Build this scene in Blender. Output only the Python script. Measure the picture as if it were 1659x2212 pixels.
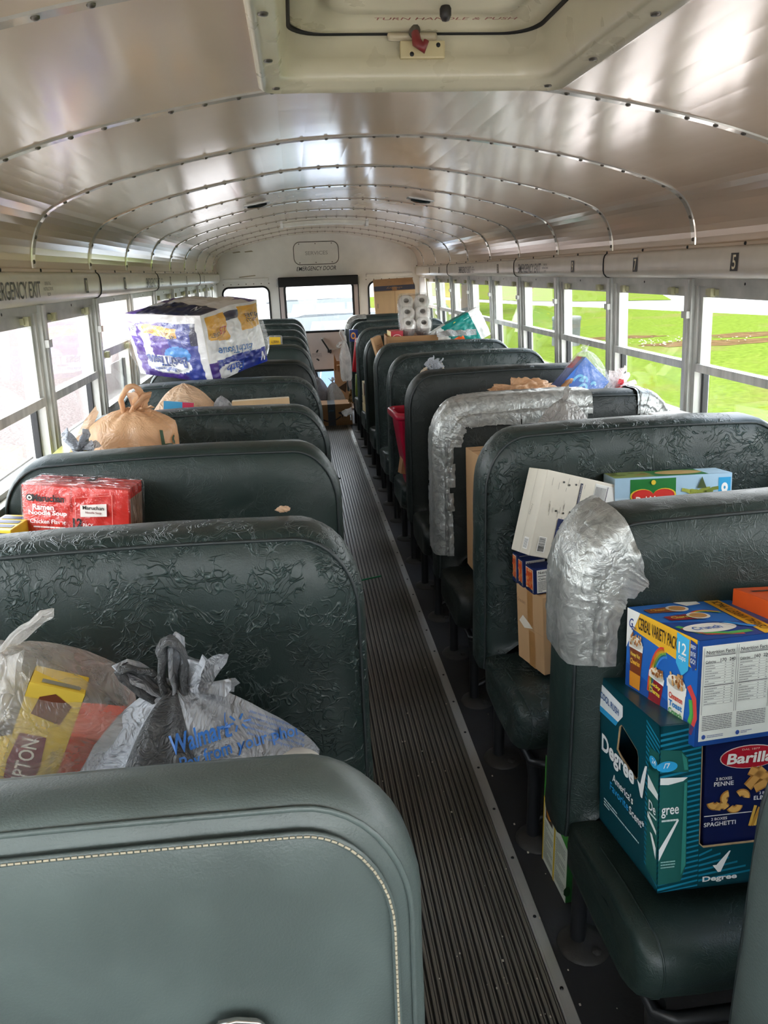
import bpy, bmesh, math, random
from mathutils import Vector, Matrix, noise
from mathutils.geometry import tessellate_polygon
C = bpy.context.scene
COL = C.collection
for o in list(bpy.data.objects): bpy.data.objects.remove(o)
R = math.radians
# ------------------------------------------------------------------ camera
cam_d = bpy.data.cameras.new('camera'); cam = bpy.data.objects.new('camera', cam_d); COL.objects.link(cam)
F_PX, PITCH, YAW, ROLL = 1621.06, 0.3108, 0.1045, -0.0377
_fw = Vector((math.sin(YAW)*math.cos(PITCH), math.cos(YAW)*math.cos(PITCH), -math.sin(PITCH)))
_r = Vector((math.cos(YAW), -math.sin(YAW), 0)); _u = _r.cross(_fw)
_r2 = _r*math.cos(ROLL) + _u*math.sin(ROLL); _u2 = _u*math.cos(ROLL) - _r*math.sin(ROLL)
_m = Matrix.Identity(4)
for i in range(3): _m[i][0], _m[i][1], _m[i][2] = _r2[i], _u2[i], -_fw[i]
_m.translation = Vector((-0.2925, 0, 1.5387)); cam.matrix_world = _m
cam_d.sensor_fit = 'VERTICAL'; cam_d.sensor_height = 24; cam_d.lens = F_PX/2212*24
cam_d.clip_start = 0.02; cam_d.clip_end = 600
C.camera = cam
# ------------------------------------------------------------------ world, sun, exposure
SKY, SUN, EXPOSURE = 3.4, 2.6, 1.65
w = bpy.data.worlds.new('sky'); C.world = w; w.use_nodes = True
nt = w.node_tree; nt.nodes.clear()
tc = nt.nodes.new('ShaderNodeTexCoord'); sx = nt.nodes.new('ShaderNodeSeparateXYZ'); cr = nt.nodes.new('ShaderNodeValToRGB')
bg = nt.nodes.new('ShaderNodeBackground'); wo = nt.nodes.new('ShaderNodeOutputWorld')
nz = nt.nodes.new('ShaderNodeTexNoise'); nz.inputs['Scale'].default_value = 2.2; nz.inputs['Detail'].default_value = 5
cl = nt.nodes.new('ShaderNodeMapRange'); cl.inputs[1].default_value = .4; cl.inputs[2].default_value = .62
mx = nt.nodes.new('ShaderNodeMix'); mx.data_type = 'RGBA'
nt.links.new(tc.outputs['Generated'], sx.inputs[0]); nt.links.new(sx.outputs[2], cr.inputs[0])
cr.color_ramp.elements[0].position = 0.0; cr.color_ramp.elements[0].color = (.95, .97, 1, 1)
cr.color_ramp.elements[1].position = .8; cr.color_ramp.elements[1].color = (.55, .72, 1, 1)
nt.links.new(tc.outputs['Generated'], nz.inputs['Vector']); nt.links.new(nz.outputs[0], cl.inputs[0])
nt.links.new(cl.outputs[0], mx.inputs[0]); nt.links.new(cr.outputs[0], mx.inputs[6]); mx.inputs[7].default_value = (1, 1, 1, 1)
nt.links.new(mx.outputs[2], bg.inputs[0]); bg.inputs[1].default_value = SKY; nt.links.new(bg.outputs[0], wo.inputs[0])
sun_d = bpy.data.lights.new('sun', 'SUN'); sun_d.energy = SUN; sun_d.angle = R(12); sun_d.color = (1, .95, .87)
sun = bpy.data.objects.new('sun', sun_d); COL.objects.link(sun)
sun.rotation_euler = Vector((.5, .45, -1.9)).to_track_quat('-Z', 'Y').to_euler(); sun.location = (-20, -20, 60)
C.view_settings.view_transform = 'Standard'; C.view_settings.look = 'None'
C.view_settings.gamma = 1; C.view_settings.use_curve_mapping = False; C.view_settings.exposure = EXPOSURE
C.cycles.use_denoising = True
C.cycles.max_bounces = 12; C.cycles.diffuse_bounces = 6; C.cycles.transparent_max_bounces = 24
C.cycles.sample_clamp_indirect = 8
# ------------------------------------------------------------------ materials
def hexc(h):
    h = h.lstrip('#'); v = [int(h[i:i+2], 16)/255 for i in (0, 2, 4)]
    return tuple((x/12.92 if x <= .04045 else ((x+.055)/1.055)**2.4) for x in v) + (1,)
MATS = {}
def new_mat(name):
    m = bpy.data.materials.new(name); m.use_nodes = True; n = m.node_tree; n.nodes.clear()
    out = n.nodes.new('ShaderNodeOutputMaterial'); return m, n, out
def N(n, t, **kw):
    x = n.nodes.new(t)
    for k, v in kw.items():
        k2 = k.replace('_', ' ')
        if k2 in x.inputs: x.inputs[k2].default_value = v
        else: setattr(x, k, v)
    return x
def ramp(n, src, p0, p1, c0=(0, 0, 0, 1), c1=(1, 1, 1, 1)):
    r = n.nodes.new('ShaderNodeValToRGB'); e = r.color_ramp.elements
    e[0].position, e[0].color, e[1].position, e[1].color = p0, c0, p1, c1
    n.links.new(src, r.inputs[0]); return r
def surf(name, col, rough=.5, var=.12, scale=8, bump=0, bscale=200, metal=0, spec=.5, coat=0, stretch=(1, 1, 1), detail=4):
    """painted / moulded surface: colour with mottling, roughness variation, optional fine bump"""
    if name in MATS: return MATS[name]
    m, n, out = new_mat(name); b = N(n, 'ShaderNodeBsdfPrincipled')
    if isinstance(col, str): col = hexc(col)
    t = N(n, 'ShaderNodeTexCoord'); mp = N(n, 'ShaderNodeMapping'); mp.inputs['Scale'].default_value = stretch
    n.links.new(t.outputs['Object'], mp.inputs[0])
    z = N(n, 'ShaderNodeTexNoise', Scale=scale, Detail=detail); n.links.new(mp.outputs[0], z.inputs['Vector'])
    d = tuple(c*(1-var) for c in col[:3]) + (1,); l = tuple(min(1, c*(1+var)) for c in col[:3]) + (1,)
    r = ramp(n, z.outputs[0], .3, .7, d, l); n.links.new(r.outputs[0], b.inputs['Base Color'])
    rr = N(n, 'ShaderNodeMapRange'); rr.inputs[3].default_value = rough*.85; rr.inputs[4].default_value = min(1, rough*1.15)
    n.links.new(z.outputs[0], rr.inputs[0]); n.links.new(rr.outputs[0], b.inputs['Roughness'])
    b.inputs['Metallic'].default_value = metal; b.inputs['Specular IOR Level'].default_value = spec; b.inputs['Coat Weight'].default_value = coat
    if bump:
        z2 = N(n, 'ShaderNodeTexNoise', Scale=bscale, Detail=3); n.links.new(mp.outputs[0], z2.inputs['Vector'])
        bp = N(n, 'ShaderNodeBump', Strength=bump, Distance=.002); n.links.new(z2.outputs[0], bp.inputs['Height']); n.links.new(bp.outputs[0], b.inputs['Normal'])
    n.links.new(b.outputs[0], out.inputs[0]); MATS[name] = m; return m
def ink(h, rough=.42):
    """printed colour on packaging"""
    return surf('ink_%s' % h.lstrip('#'), h, rough, .03, 30)
def vinyl(name, col, crease=1.0, rough=.42, scale=15.0):
    if name in MATS: return MATS[name]
    m, n, out = new_mat(name); b = N(n, 'ShaderNodeBsdfPrincipled'); col = hexc(col)
    t = N(n, 'ShaderNodeTexCoord'); nd = N(n, 'ShaderNodeTexNoise', Scale=7.0, Detail=3)
    oi = N(n, 'ShaderNodeObjectInfo'); rv = N(n, 'ShaderNodeVectorMath', operation='SCALE'); rv.inputs[0].default_value = (37, 19, 23)
    n.links.new(oi.outputs['Random'], rv.inputs['Scale']); ov = N(n, 'ShaderNodeVectorMath', operation='ADD')
    n.links.new(t.outputs['Object'], ov.inputs[0]); n.links.new(rv.outputs[0], ov.inputs[1])
    n.links.new(ov.outputs[0], nd.inputs['Vector'])
    mv = N(n, 'ShaderNodeVectorMath', operation='MULTIPLY_ADD'); mv.inputs[1].default_value = (.22, .22, .22)
    n.links.new(nd.outputs[1], mv.inputs[0]); n.links.new(ov.outputs[0], mv.inputs[2])
    def lines(sc, wd):
        v = N(n, 'ShaderNodeTexVoronoi', feature='DISTANCE_TO_EDGE', Scale=sc); n.links.new(mv.outputs[0], v.inputs['Vector'])
        return ramp(n, v.outputs[0], 0, wd, (1, 1, 1, 1), (0, 0, 0, 1))
    l1 = lines(scale, .028); l2 = lines(scale*2.4, .05)
    def ridge(rot, sc, wd):
        mp = N(n, 'ShaderNodeMapping'); mp.inputs['Rotation'].default_value = (0, rot, 0); mp.inputs['Scale'].default_value = (1, 1, 2.6); n.links.new(mv.outputs[0], mp.inputs[0])
        q = N(n, 'ShaderNodeTexNoise', Scale=sc, Detail=3, Roughness=.6); n.links.new(mp.outputs[0], q.inputs['Vector'])
        s1 = N(n, 'ShaderNodeMath', operation='SUBTRACT'); n.links.new(q.outputs[0], s1.inputs[0]); s1.inputs[1].default_value = .5
        s2 = N(n, 'ShaderNodeMath', operation='ABSOLUTE'); n.links.new(s1.outputs[0], s2.inputs[0]); return ramp(n, s2.outputs[0], 0, wd, (1, 1, 1, 1), (0, 0, 0, 1))
    r1 = ridge(.6, 9, .012); r2_ = ridge(-.7, 11, .012); ra = N(n, 'ShaderNodeMath', operation='MAXIMUM'); n.links.new(r1.outputs[0], ra.inputs[0]); n.links.new(r2_.outputs[0], ra.inputs[1])
    mk = N(n, 'ShaderNodeTexNoise', Scale=3.3, Detail=2); n.links.new(ov.outputs[0], mk.inputs['Vector']); mk_r = ramp(n, mk.outputs[0], .36, .52)
    mk2 = N(n, 'ShaderNodeTexNoise', Scale=16.0, Detail=2); n.links.new(ov.outputs[0], mk2.inputs['Vector']); mk2r = ramp(n, mk2.outputs[0], .42, .54)
    a = N(n, 'ShaderNodeMath', operation='MAXIMUM'); n.links.new(l1.outputs[0], a.inputs[0]); n.links.new(l2.outputs[0], a.inputs[1])
    a2 = N(n, 'ShaderNodeMath', operation='MULTIPLY'); n.links.new(a.outputs[0], a2.inputs[0]); n.links.new(mk_r.outputs[0], a2.inputs[1]); ax = N(n, 'ShaderNodeMath', operation='MAXIMUM'); n.links.new(a2.outputs[0], ax.inputs[0]); n.links.new(ra.outputs[0], ax.inputs[1])
    a3 = N(n, 'ShaderNodeMath', operation='MULTIPLY'); n.links.new(ax.outputs[0], a3.inputs[0]); n.links.new(mk2r.outputs[0], a3.inputs[1])
    a4 = N(n, 'ShaderNodeMath', operation='MULTIPLY'); n.links.new(a3.outputs[0], a4.inputs[0]); a4.inputs[1].default_value = crease
    g = N(n, 'ShaderNodeTexNoise', Scale=330.0, Detail=2); n.links.new(t.outputs['Object'], g.inputs['Vector'])
    hs = N(n, 'ShaderNodeMath', operation='MULTIPLY_ADD'); n.links.new(g.outputs[0], hs.inputs[0]); hs.inputs[1].default_value = .16; n.links.new(a4.outputs[0], hs.inputs[2])
    lf = N(n, 'ShaderNodeTexNoise', Scale=6.0, Detail=2, Distortion=.6); n.links.new(ov.outputs[0], lf.inputs['Vector'])
    h2 = N(n, 'ShaderNodeMath', operation='MULTIPLY_ADD'); n.links.new(lf.outputs[0], h2.inputs[0]); h2.inputs[1].default_value = 2.2; n.links.new(hs.outputs[0], h2.inputs[2])
    bp = N(n, 'ShaderNodeBump', Strength=.85, Distance=.0035); n.links.new(h2.outputs[0], bp.inputs['Height']); n.links.new(bp.outputs[0], b.inputs['Normal'])
    cv = ramp(n, lf.outputs[0], .3, .7, tuple(c*.82 for c in col[:3]) + (1,), tuple(c*1.2 for c in col[:3]) + (1,))
    mx = N(n, 'ShaderNodeMix', data_type='RGBA'); n.links.new(a4.outputs[0], mx.inputs[0]); n.links.new(cv.outputs[0], mx.inputs[6])
    mx.inputs[7].default_value = tuple(min(1, c*2.0+.014) for c in col[:3]) + (1,)
    n.links.new(mx.outputs[2], b.inputs['Base Color']); b.inputs['Roughness'].default_value = rough; b.inputs['Specular IOR Level'].default_value = .5
    n.links.new(b.outputs[0], out.inputs[0]); MATS[name] = m; return m
def film(name, col=(1, 1, 1, 1), opacity=.25, rough=.12, bscale=14, bump=.5, trans=.5, glossw=.25):
    """thin plastic sheet: part see-through, part translucent, glossy and crumpled"""
    if name in MATS: return MATS[name]
    if isinstance(col, str): col = hexc(col)
    m, n, out = new_mat(name)
    t = N(n, 'ShaderNodeTexCoord'); z = N(n, 'ShaderNodeTexNoise', Scale=bscale, Detail=4, Distortion=1.6); n.links.new(t.outputs['Object'], z.inputs['Vector'])
    v = N(n, 'ShaderNodeTexVoronoi', feature='DISTANCE_TO_EDGE', Scale=bscale*1.3); n.links.new(z.outputs[1], v.inputs['Vector'])
    v.inputs['Scale'].default_value = 5
    ad = N(n, 'ShaderNodeMath', operation='MULTIPLY_ADD'); n.links.new(v.outputs[0], ad.inputs[0]); ad.inputs[1].default_value = .8; n.links.new(z.outputs[0], ad.inputs[2])
    bp = N(n, 'ShaderNodeBump', Strength=bump, Distance=.02); n.links.new(ad.outputs[0], bp.inputs['Height'])
    tr = N(n, 'ShaderNodeBsdfTransparent'); df = N(n, 'ShaderNodeBsdfDiffuse', Color=col); tl = N(n, 'ShaderNodeBsdfTranslucent', Color=col)
    gl = N(n, 'ShaderNodeBsdfGlossy', Roughness=rough)
    for x in (df, tl, gl): n.links.new(bp.outputs[0], x.inputs['Normal'])
    m1 = N(n, 'ShaderNodeMixShader'); m1.inputs[0].default_value = trans; n.links.new(df.outputs[0], m1.inputs[1]); n.links.new(tl.outputs[0], m1.inputs[2])
    m2 = N(n, 'ShaderNodeMixShader'); n.links.new(tr.outputs[0], m2.inputs[1]); n.links.new(m1.outputs[0], m2.inputs[2])
    op = N(n, 'ShaderNodeMapRange'); op.inputs[1].default_value = .3; op.inputs[2].default_value = .7; op.inputs[3].default_value = max(0, opacity-.15); op.inputs[4].default_value = min(1, opacity+.15) if opacity > .02 else .05
    n.links.new(z.outputs[0], op.inputs[0]); n.links.new(op.outputs[0], m2.inputs[0])
    fr = N(n, 'ShaderNodeLayerWeight', Blend=.25); n.links.new(bp.outputs[0], fr.inputs['Normal'])
    fm = N(n, 'ShaderNodeMath', operation='MULTIPLY_ADD'); n.links.new(fr.outputs[0], fm.inputs[0]); fm.inputs[1].default_value = .25; fm.inputs[2].default_value = glossw*.12
    m3 = N(n, 'ShaderNodeMixShader'); n.links.new(fm.outputs[0], m3.inputs[0]); n.links.new(m2.outputs[0], m3.inputs[1]); n.links.new(gl.outputs[0], m3.inputs[2])
    n.links.new(m3.outputs[0], out.inputs[0]); MATS[name] = m; return m
def glass_mat():
    m, n, out = new_mat('window_glass')
    tr = N(n, 'ShaderNodeBsdfTransparent', Color=(.97, .985, .98, 1)); gl = N(n, 'ShaderNodeBsdfGlossy', Roughness=.01)
    df = N(n, 'ShaderNodeBsdfDiffuse', Color=(.8, .8, .8, 1)); t = N(n, 'ShaderNodeTexCoord')
    z = N(n, 'ShaderNodeTexNoise', Scale=3.0, Detail=5); n.links.new(t.outputs['Object'], z.inputs['Vector'])
    rp = N(n, 'ShaderNodeMapRange'); rp.inputs[1].default_value = .45; rp.inputs[2].default_value = .8; rp.inputs[3].default_value = .0; rp.inputs[4].default_value = .012
    n.links.new(z.outputs[0], rp.inputs[0])
    m1 = N(n, 'ShaderNodeMixShader'); n.links.new(rp.outputs[0], m1.inputs[0]); n.links.new(tr.outputs[0], m1.inputs[1]); n.links.new(df.outputs[0], m1.inputs[2])
    lw = N(n, 'ShaderNodeLayerWeight', Blend=.5); pw = N(n, 'ShaderNodeMath', operation='POWER'); n.links.new(lw.outputs[1], pw.inputs[0]); pw.inputs[1].default_value = 5
    fr = N(n, 'ShaderNodeMath', operation='MULTIPLY_ADD'); n.links.new(pw.outputs[0], fr.inputs[0]); fr.inputs[1].default_value = .9; fr.inputs[2].default_value = .04
    m2 = N(n, 'ShaderNodeMixShader'); n.links.new(fr.outputs[0], m2.inputs[0]); n.links.new(m1.outputs[0], m2.inputs[1]); n.links.new(gl.outputs[0], m2.inputs[2])
    n.links.new(m2.outputs[0], out.inputs[0]); return m
GLASS = glass_mat()
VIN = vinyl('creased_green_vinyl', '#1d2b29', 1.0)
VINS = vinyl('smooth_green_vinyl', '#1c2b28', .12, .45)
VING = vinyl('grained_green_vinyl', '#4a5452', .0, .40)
PIPE = surf('dark_piping', '#22292a', .5, .1, 40)
WORN = surf('worn_vinyl_top', '#5a5f5d', .5, .15, 20)
STITCH = surf('stitching', '#9b937f', .7, .1, 80)
STEEL = surf('black_steel', '#15171a', .45, .15, 20)
FOOT = surf('dusty_foot_plate', '#2a2825', .65, .35, 30, .4, 120)
ALU = surf('aluminium', '#bdbebb', .38, .18, 18, .1, 90, metal=.5, stretch=(1, .1, 1))
ALUD = surf('window_frame_metal', '#a9aaa4', .42, .15, 14, .1, 90, metal=.3)
CEIL = surf('ceiling_paint', '#cdbaa6', .15, .05, 5, .03, 60, spec=.8, metal=.12, stretch=(1, .35, 1))
HEAD = surf('header_paint', '#d0cabd', .3, .08, 9, .05, 80, spec=.7)
RIV = surf('rivet_metal', '#5d5850', .4, .2, 40, metal=.5); BATT = surf('batten_metal', '#d6cfc4', .13, .08, 30, metal=.5)
WALLP = surf('wall_paint', '#dfdfd9', .45, .06, 6, .05, 100)
DOORP = surf('door_paint', '#c4b8b3', .5, .06, 6, .05, 100)
FIBER = surf('hatch_fiberglass', '#cfc8ae', .28, .05, 7, .1, 40, spec=.6)
BLACK = surf('black_rubber', '#101112', .6, .15, 30)
RUBF = surf('rubber_floor', '#26272a', .6, .3, 5, .4, 60)
RUBR = surf('ribbed_runner_rubber', '#6b6860', .32, .25, 14, .3, 80, spec=.6, stretch=(1, .3, 1))
RUBG = surf('runner_groove_rubber', '#0f0e0e', .6, .25, 14)
CARD = surf('cardboard', '#c09a70', .8, .08, 12, .2, 90, stretch=(1, 1, .2))
CARDD = surf('cardboard_dark', '#9c754e', .8, .1, 12, .2, 90)
CARDI = surf('cardboard_edge', '#a08763', .9, .2, 60)
TAPEB = surf('packing_tape', '#a87c4c', .3, .1, 20)
def duct_mat(name='duct_tape', k=('#858785', '#babcb9')):
    m, n, out = new_mat(name); b = N(n, 'ShaderNodeBsdfPrincipled'); t = N(n, 'ShaderNodeTexCoord')
    z = N(n, 'ShaderNodeTexNoise', Scale=30.0, Detail=4, Distortion=1.5); n.links.new(t.outputs['Object'], z.inputs['Vector'])
    mv = N(n, 'ShaderNodeVectorMath', operation='MULTIPLY_ADD'); mv.inputs[1].default_value = (.05, .05, .05); n.links.new(z.outputs[1], mv.inputs[0]); n.links.new(t.outputs['Object'], mv.inputs[2])
    v = N(n, 'ShaderNodeTexVoronoi', feature='DISTANCE_TO_EDGE', Scale=26.0); n.links.new(mv.outputs[0], v.inputs['Vector']); r = ramp(n, v.outputs[0], 0, .25)
    wv = N(n, 'ShaderNodeTexWave', Scale=160.0, bands_direction='Z'); n.links.new(t.outputs['Object'], wv.inputs['Vector'])
    a = N(n, 'ShaderNodeMath', operation='MULTIPLY_ADD'); n.links.new(z.outputs[0], a.inputs[0]); a.inputs[1].default_value = 1.2; n.links.new(r.outputs[0], a.inputs[2])
    a2 = N(n, 'ShaderNodeMath', operation='MULTIPLY_ADD'); n.links.new(wv.outputs[0], a2.inputs[0]); a2.inputs[1].default_value = .05; n.links.new(a.outputs[0], a2.inputs[2])
    bp = N(n, 'ShaderNodeBump', Strength=.2, Distance=.006); n.links.new(a2.outputs[0], bp.inputs['Height']); n.links.new(bp.outputs[0], b.inputs['Normal'])
    c = ramp(n, z.outputs[0], .3, .7, hexc(k[0]), hexc(k[1])); n.links.new(c.outputs[0], b.inputs['Base Color']); b.inputs['Roughness'].default_value = .3; b.inputs['Metallic'].default_value = .45
    n.links.new(b.outputs[0], out.inputs[0]); return m
DUCT = duct_mat(); DUCT2 = duct_mat('duct_tape_dull', ('#7f827f', '#b3b5b2'))
PAPER = surf('kraft_paper', '#b98d66', .75, .1, 8, .5, 30)
# ------------------------------------------------------------------ text outlines (Blender's built-in face)
_TX = {}
def glyphs(s, weight=0.0):
    k = (s, weight)
    if k not in _TX:
        cu = bpy.data.curves.new('t', 'FONT'); cu.body = s; cu.size = 1; cu.resolution_u = 3; cu.offset = weight
        ob = bpy.data.objects.new('t', cu); me = ob.to_mesh()
        vs = [(v.co.x, v.co.y) for v in me.vertices]; fs = [tuple(p.vertices) for p in me.polygons]
        ob.to_mesh_clear(); bpy.data.objects.remove(ob); bpy.data.curves.remove(cu)
        if vs:
            x0 = min(v[0] for v in vs); x1 = max(v[0] for v in vs); y0 = min(v[1] for v in vs); y1 = max(v[1] for v in vs)
            vs = [((v[0]-(x0+x1)/2), (v[1]-(y0+y1)/2)) for v in vs]; _TX[k] = (vs, fs, max(1e-6, x1-x0), max(1e-6, y1-y0))
        else: _TX[k] = ([], [], 1, 1)
    return _TX[k]
# ------------------------------------------------------------------ mesh builder
class MB:
    def __init__(s, M=None, warp=None): s.v = []; s.f = []; s.m = []; s.s = []; s.mats = []; s.M = M; s.warp = warp
    def mi(s, m):
        if m not in s.mats: s.mats.append(m)
        return s.mats.index(m)
    def add(s, vs, fs, m, smooth=False, M=None):
        b = len(s.v); k = s.mi(m)
        for p in vs:
            p = Vector(p)
            if M is not None: p = M @ p
            if s.warp: p = Vector(s.warp(p))
            if s.M is not None: p = s.M @ p
            s.v.append(p)
        for f in fs: s.f.append(tuple(i+b for i in f)); s.m.append(k); s.s.append(smooth)
    def grid(s, rows, m, smooth=True, cu=False, cv=False, M=None):
        nr, nc = len(rows), len(rows[0]); vs = [p for r in rows for p in r]; fs = []
        for i in range(nr if cv else nr-1):
            for j in range(nc if cu else nc-1):
                a = i*nc+j; b2 = i*nc+(j+1) % nc; c = ((i+1) % nr)*nc+(j+1) % nc; d = ((i+1) % nr)*nc+j; fs.append((a, b2, c, d))
        s.add(vs, fs, m, smooth, M)
    def box(s, lo, hi, m, bev=0, M=None, seg=2, div=0):
        bm = bmesh.new(); bmesh.ops.create_cube(bm, size=1)
        for v in bm.verts: v.co = Vector([lo[i]+(v.co[i]+.5)*(hi[i]-lo[i]) for i in range(3)])
        if div: bmesh.ops.subdivide_edges(bm, edges=bm.edges[:], cuts=div, use_grid_fill=True)
        if bev: bmesh.ops.bevel(bm, geom=bm.edges[:], offset=bev, segments=seg, affect='EDGES', profile=.6)
        bm.verts.index_update(); s.add([v.co.copy() for v in bm.verts], [[v.index for v in f.verts] for f in bm.faces], m, bev > .004, M); bm.free()
    def tube(s, pts, r, m, n=10, closed=False, caps=True, M=None, flat=1.0):
        pts = [Vector(p) for p in pts]; L = len(pts); rows = []; up = None
        for i, p in enumerate(pts):
            a = pts[(i-1) % L] if (closed or i) else p; b = pts[(i+1) % L] if (closed or i < L-1) else p
            t = (b-a).normalized()
            if up is None:
                up = Vector((0, 0, 1)) if abs(t.z) < .9 else Vector((1, 0, 0))
            e = t.cross(up).normalized(); up = e.cross(t).normalized()
            rr = r[i] if isinstance(r, (list, tuple)) else r
            rows.append([p + e*math.cos(2*math.pi*k/n)*rr + up*math.sin(2*math.pi*k/n)*rr*flat for k in range(n)])
        s.grid(rows, m, True, cu=True, cv=closed, M=M)
        if caps and not closed:
            s.add(rows[0], [tuple(range(n))], m, False, M); s.add(rows[-1], [tuple(range(n))], m, False, M)
    def lathe(s, prof, m, n=20, M=None, smooth=True):
        s.grid([[(r*math.cos(2*math.pi*k/n), r*math.sin(2*math.pi*k/n), z) for k in range(n)] for r, z in prof], m, smooth, cu=True, M=M)
        for r, z in (prof[0], prof[-1]):
            if r > 1e-5: s.add([(r*math.cos(2*math.pi*k/n), r*math.sin(2*math.pi*k/n), z) for k in range(n)], [tuple(range(n))], m, False, M)
    def poly(s, pts2, m, T, holes=(), z=0, thick=0):
        """flat polygon (with holes) in the frame T; thick>0 extrudes away from the viewer"""
        loops = [pts2] + list(holes); allp = [p for l in loops for p in l]
        tri = tessellate_polygon([[Vector((p[0], p[1], 0)) for p in l] for l in loops])
        s.add([T @ Vector((p[0], p[1], z)) for p in allp], [tuple(t) for t in tri], m)
        if thick:
            s.add([T @ Vector((p[0], p[1], z-thick)) for p in allp], [tuple(t) for t in tri], m); b = 0
            for l in loops:
                L = len(l); s.add([T @ Vector((p[0], p[1], z)) for p in l] + [T @ Vector((p[0], p[1], z-thick)) for p in l], [(i, (i+1) % L, L+(i+1) % L, L+i) for i in range(L)], m)
    def text(s, str_, T, cx, cy, w, h, m, z=0, rot=0, shear=0, weight=.012, flipu=False, zf=None):
        vs, fs, gw, gh = glyphs(str_, weight)
        if w is None: w = gw*h/gh
        if h is None: h = gh*w/gw
        kx, ky = w/gw, h/gh; c, d = math.cos(rot), math.sin(rot); o = []
        for x, y in vs:
            x, y = x*kx+y*ky*shear, y*ky
            if flipu: x = -x
            px, py = cx+x*c-y*d, cy+x*d+y*c; o.append(T @ Vector((px, py, z+(zf(px, py) if zf else 0))))
        s.add(o, fs, m)
    def build(s, name, parent=None, loc=None, rot=None, label=None, shade=None):
        me = bpy.data.meshes.new(name); me.from_pydata([tuple(v) for v in s.v], [], s.f)
        for m in s.mats: me.materials.append(m)
        for p, k, sm in zip(me.polygons, s.m, s.s): p.material_index = k; p.use_smooth = sm
        me.validate(); bm = bmesh.new(); bm.from_mesh(me); bmesh.ops.recalc_face_normals(bm, faces=bm.faces[:]); bm.to_mesh(me); bm.free()
        o = bpy.data.objects.new(name, me); COL.objects.link(o)
        if parent: o.parent = parent
        if loc: o.location = loc
        if rot: o.rotation_euler = rot
        if label: o['label'] = label
        return o
class Face:
    """print on one side of a carton; coordinates are fractions of that side"""
    E = .0006
    def __init__(s, mb, side, d, M=None, off=0):
        x, y, z = d; s.mb = mb; s.zf = None; Mx = M or Matrix.Identity(4)
        o, u, v, s.w, s.h = {'front': ((-x/2, -y/2, 0), (1, 0, 0), (0, 0, 1), x, z), 'left': ((-x/2, y/2, 0), (0, -1, 0), (0, 0, 1), y, z),
            'right': ((x/2, -y/2, 0), (0, 1, 0), (0, 0, 1), y, z), 'back': ((x/2, y/2, 0), (-1, 0, 0), (0, 0, 1), x, z), 'top': ((-x/2, -y/2, z), (1, 0, 0), (0, 1, 0), x, y)}[side]
        u, v = Vector(u), Vector(v); n = u.cross(v); T = Matrix.Identity(4)
        for i in range(3): T[i][0], T[i][1], T[i][2], T[i][3] = u[i], v[i], n[i], o[i]
        s.T = Mx @ T; s.l = off
    def up(s, l): return s.E*(l+1) + s.l
    def poly(s, pts, c, l=0): s.mb.poly([(p[0]*s.w, p[1]*s.h) for p in pts], ink(c) if isinstance(c, str) else c, s.T, z=s.up(l))
    def rect(s, a, b, c2, d, c, l=0, nu=1):
        m = ink(c) if isinstance(c, str) else c
        rows = [[s.T @ Vector(((a+(c2-a)*i/nu)*s.w, q*s.h, s.up(l))) for i in range(nu+1)] for q in (b, d)]
        if nu > 1: rows = [[s.T @ Vector(((a+(c2-a)*i/nu)*s.w, (b+(d-b)*j/nu)*s.h, s.up(l))) for i in range(nu+1)] for j in range(nu+1)]
        s.mb.grid(rows, m, False)
    def ell(s, cu, cv, ru, rv, c, l=0, n=28, a0=0, a1=360):
        pts = [(cu+ru*math.cos(R(a0+(a1-a0)*k/n)), cv+rv*math.sin(R(a0+(a1-a0)*k/n))) for k in range(n)]; s.poly(pts, c, l)
    def text(s, t, cu, cv, w, h, c, l=2, rot=0, shear=0, weight=.012, flip=False):
        s.mb.text(t, s.T, cu*s.w, cv*s.h, None if w is None else w*s.w, None if h is None else h*s.h, ink(c), s.up(l), R(rot), shear, weight, flip, s.zf)
    def bar(s, pts, wd, c, l=1):
        """polyline stroke of width wd metres"""
        P = [Vector((p[0]*s.w, p[1]*s.h)) for p in pts]; m = ink(c); a = []; b = []
        for i, p in enumerate(P):
            t = (P[min(i+1, len(P)-1)]-P[max(i-1, 0)]).normalized(); n = Vector((-t.y, t.x))*wd/2
            a.append(s.T @ Vector((*(p+n), s.up(l)))); b.append(s.T @ Vector((*(p-n), s.up(l))))
        s.mb.grid([a, b], m, False)
    def lines(s, u0, v0, u1, v1, n, c, l=1, seed=0, fill=.45, ragged=.3):
        rd = random.Random(seed)
        for i in range(n):
            v = v1-(v1-v0)*(i+.5)/n; hh = (v1-v0)/n*fill/2; u = u0
            while u < u1-.005:
                q = min(u1, u+rd.uniform(.03, .11)*(u1-u0)*2); s.rect(u, v-hh, q, v+hh, c, l); u = q+.012*(u1-u0)
                if rd.random() < ragged*.25: break
    def barcode(s, u0, v0, u1, v1, vert=True, seed=1, bgc='#f4f2ec'):
        s.rect(u0, v0, u1, v1, bgc, 1); rd = random.Random(seed); n = 22
        for i in range(n):
            t0 = i/n+.01; t1 = t0+rd.choice((.012, .02, .03))
            if vert: s.rect(u0+(u1-u0)*(.08+.84*t0), v0+(v1-v0)*.12, u0+(u1-u0)*(.08+.84*t1), v1-(v1-v0)*.1, '#1a1a1a', 2)
            else: s.rect(u0+(u1-u0)*.1, v0+(v1-v0)*(.06+.88*t0), u1-(u1-u0)*.12, v0+(v1-v0)*(.06+.88*t1), '#1a1a1a', 2)
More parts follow.
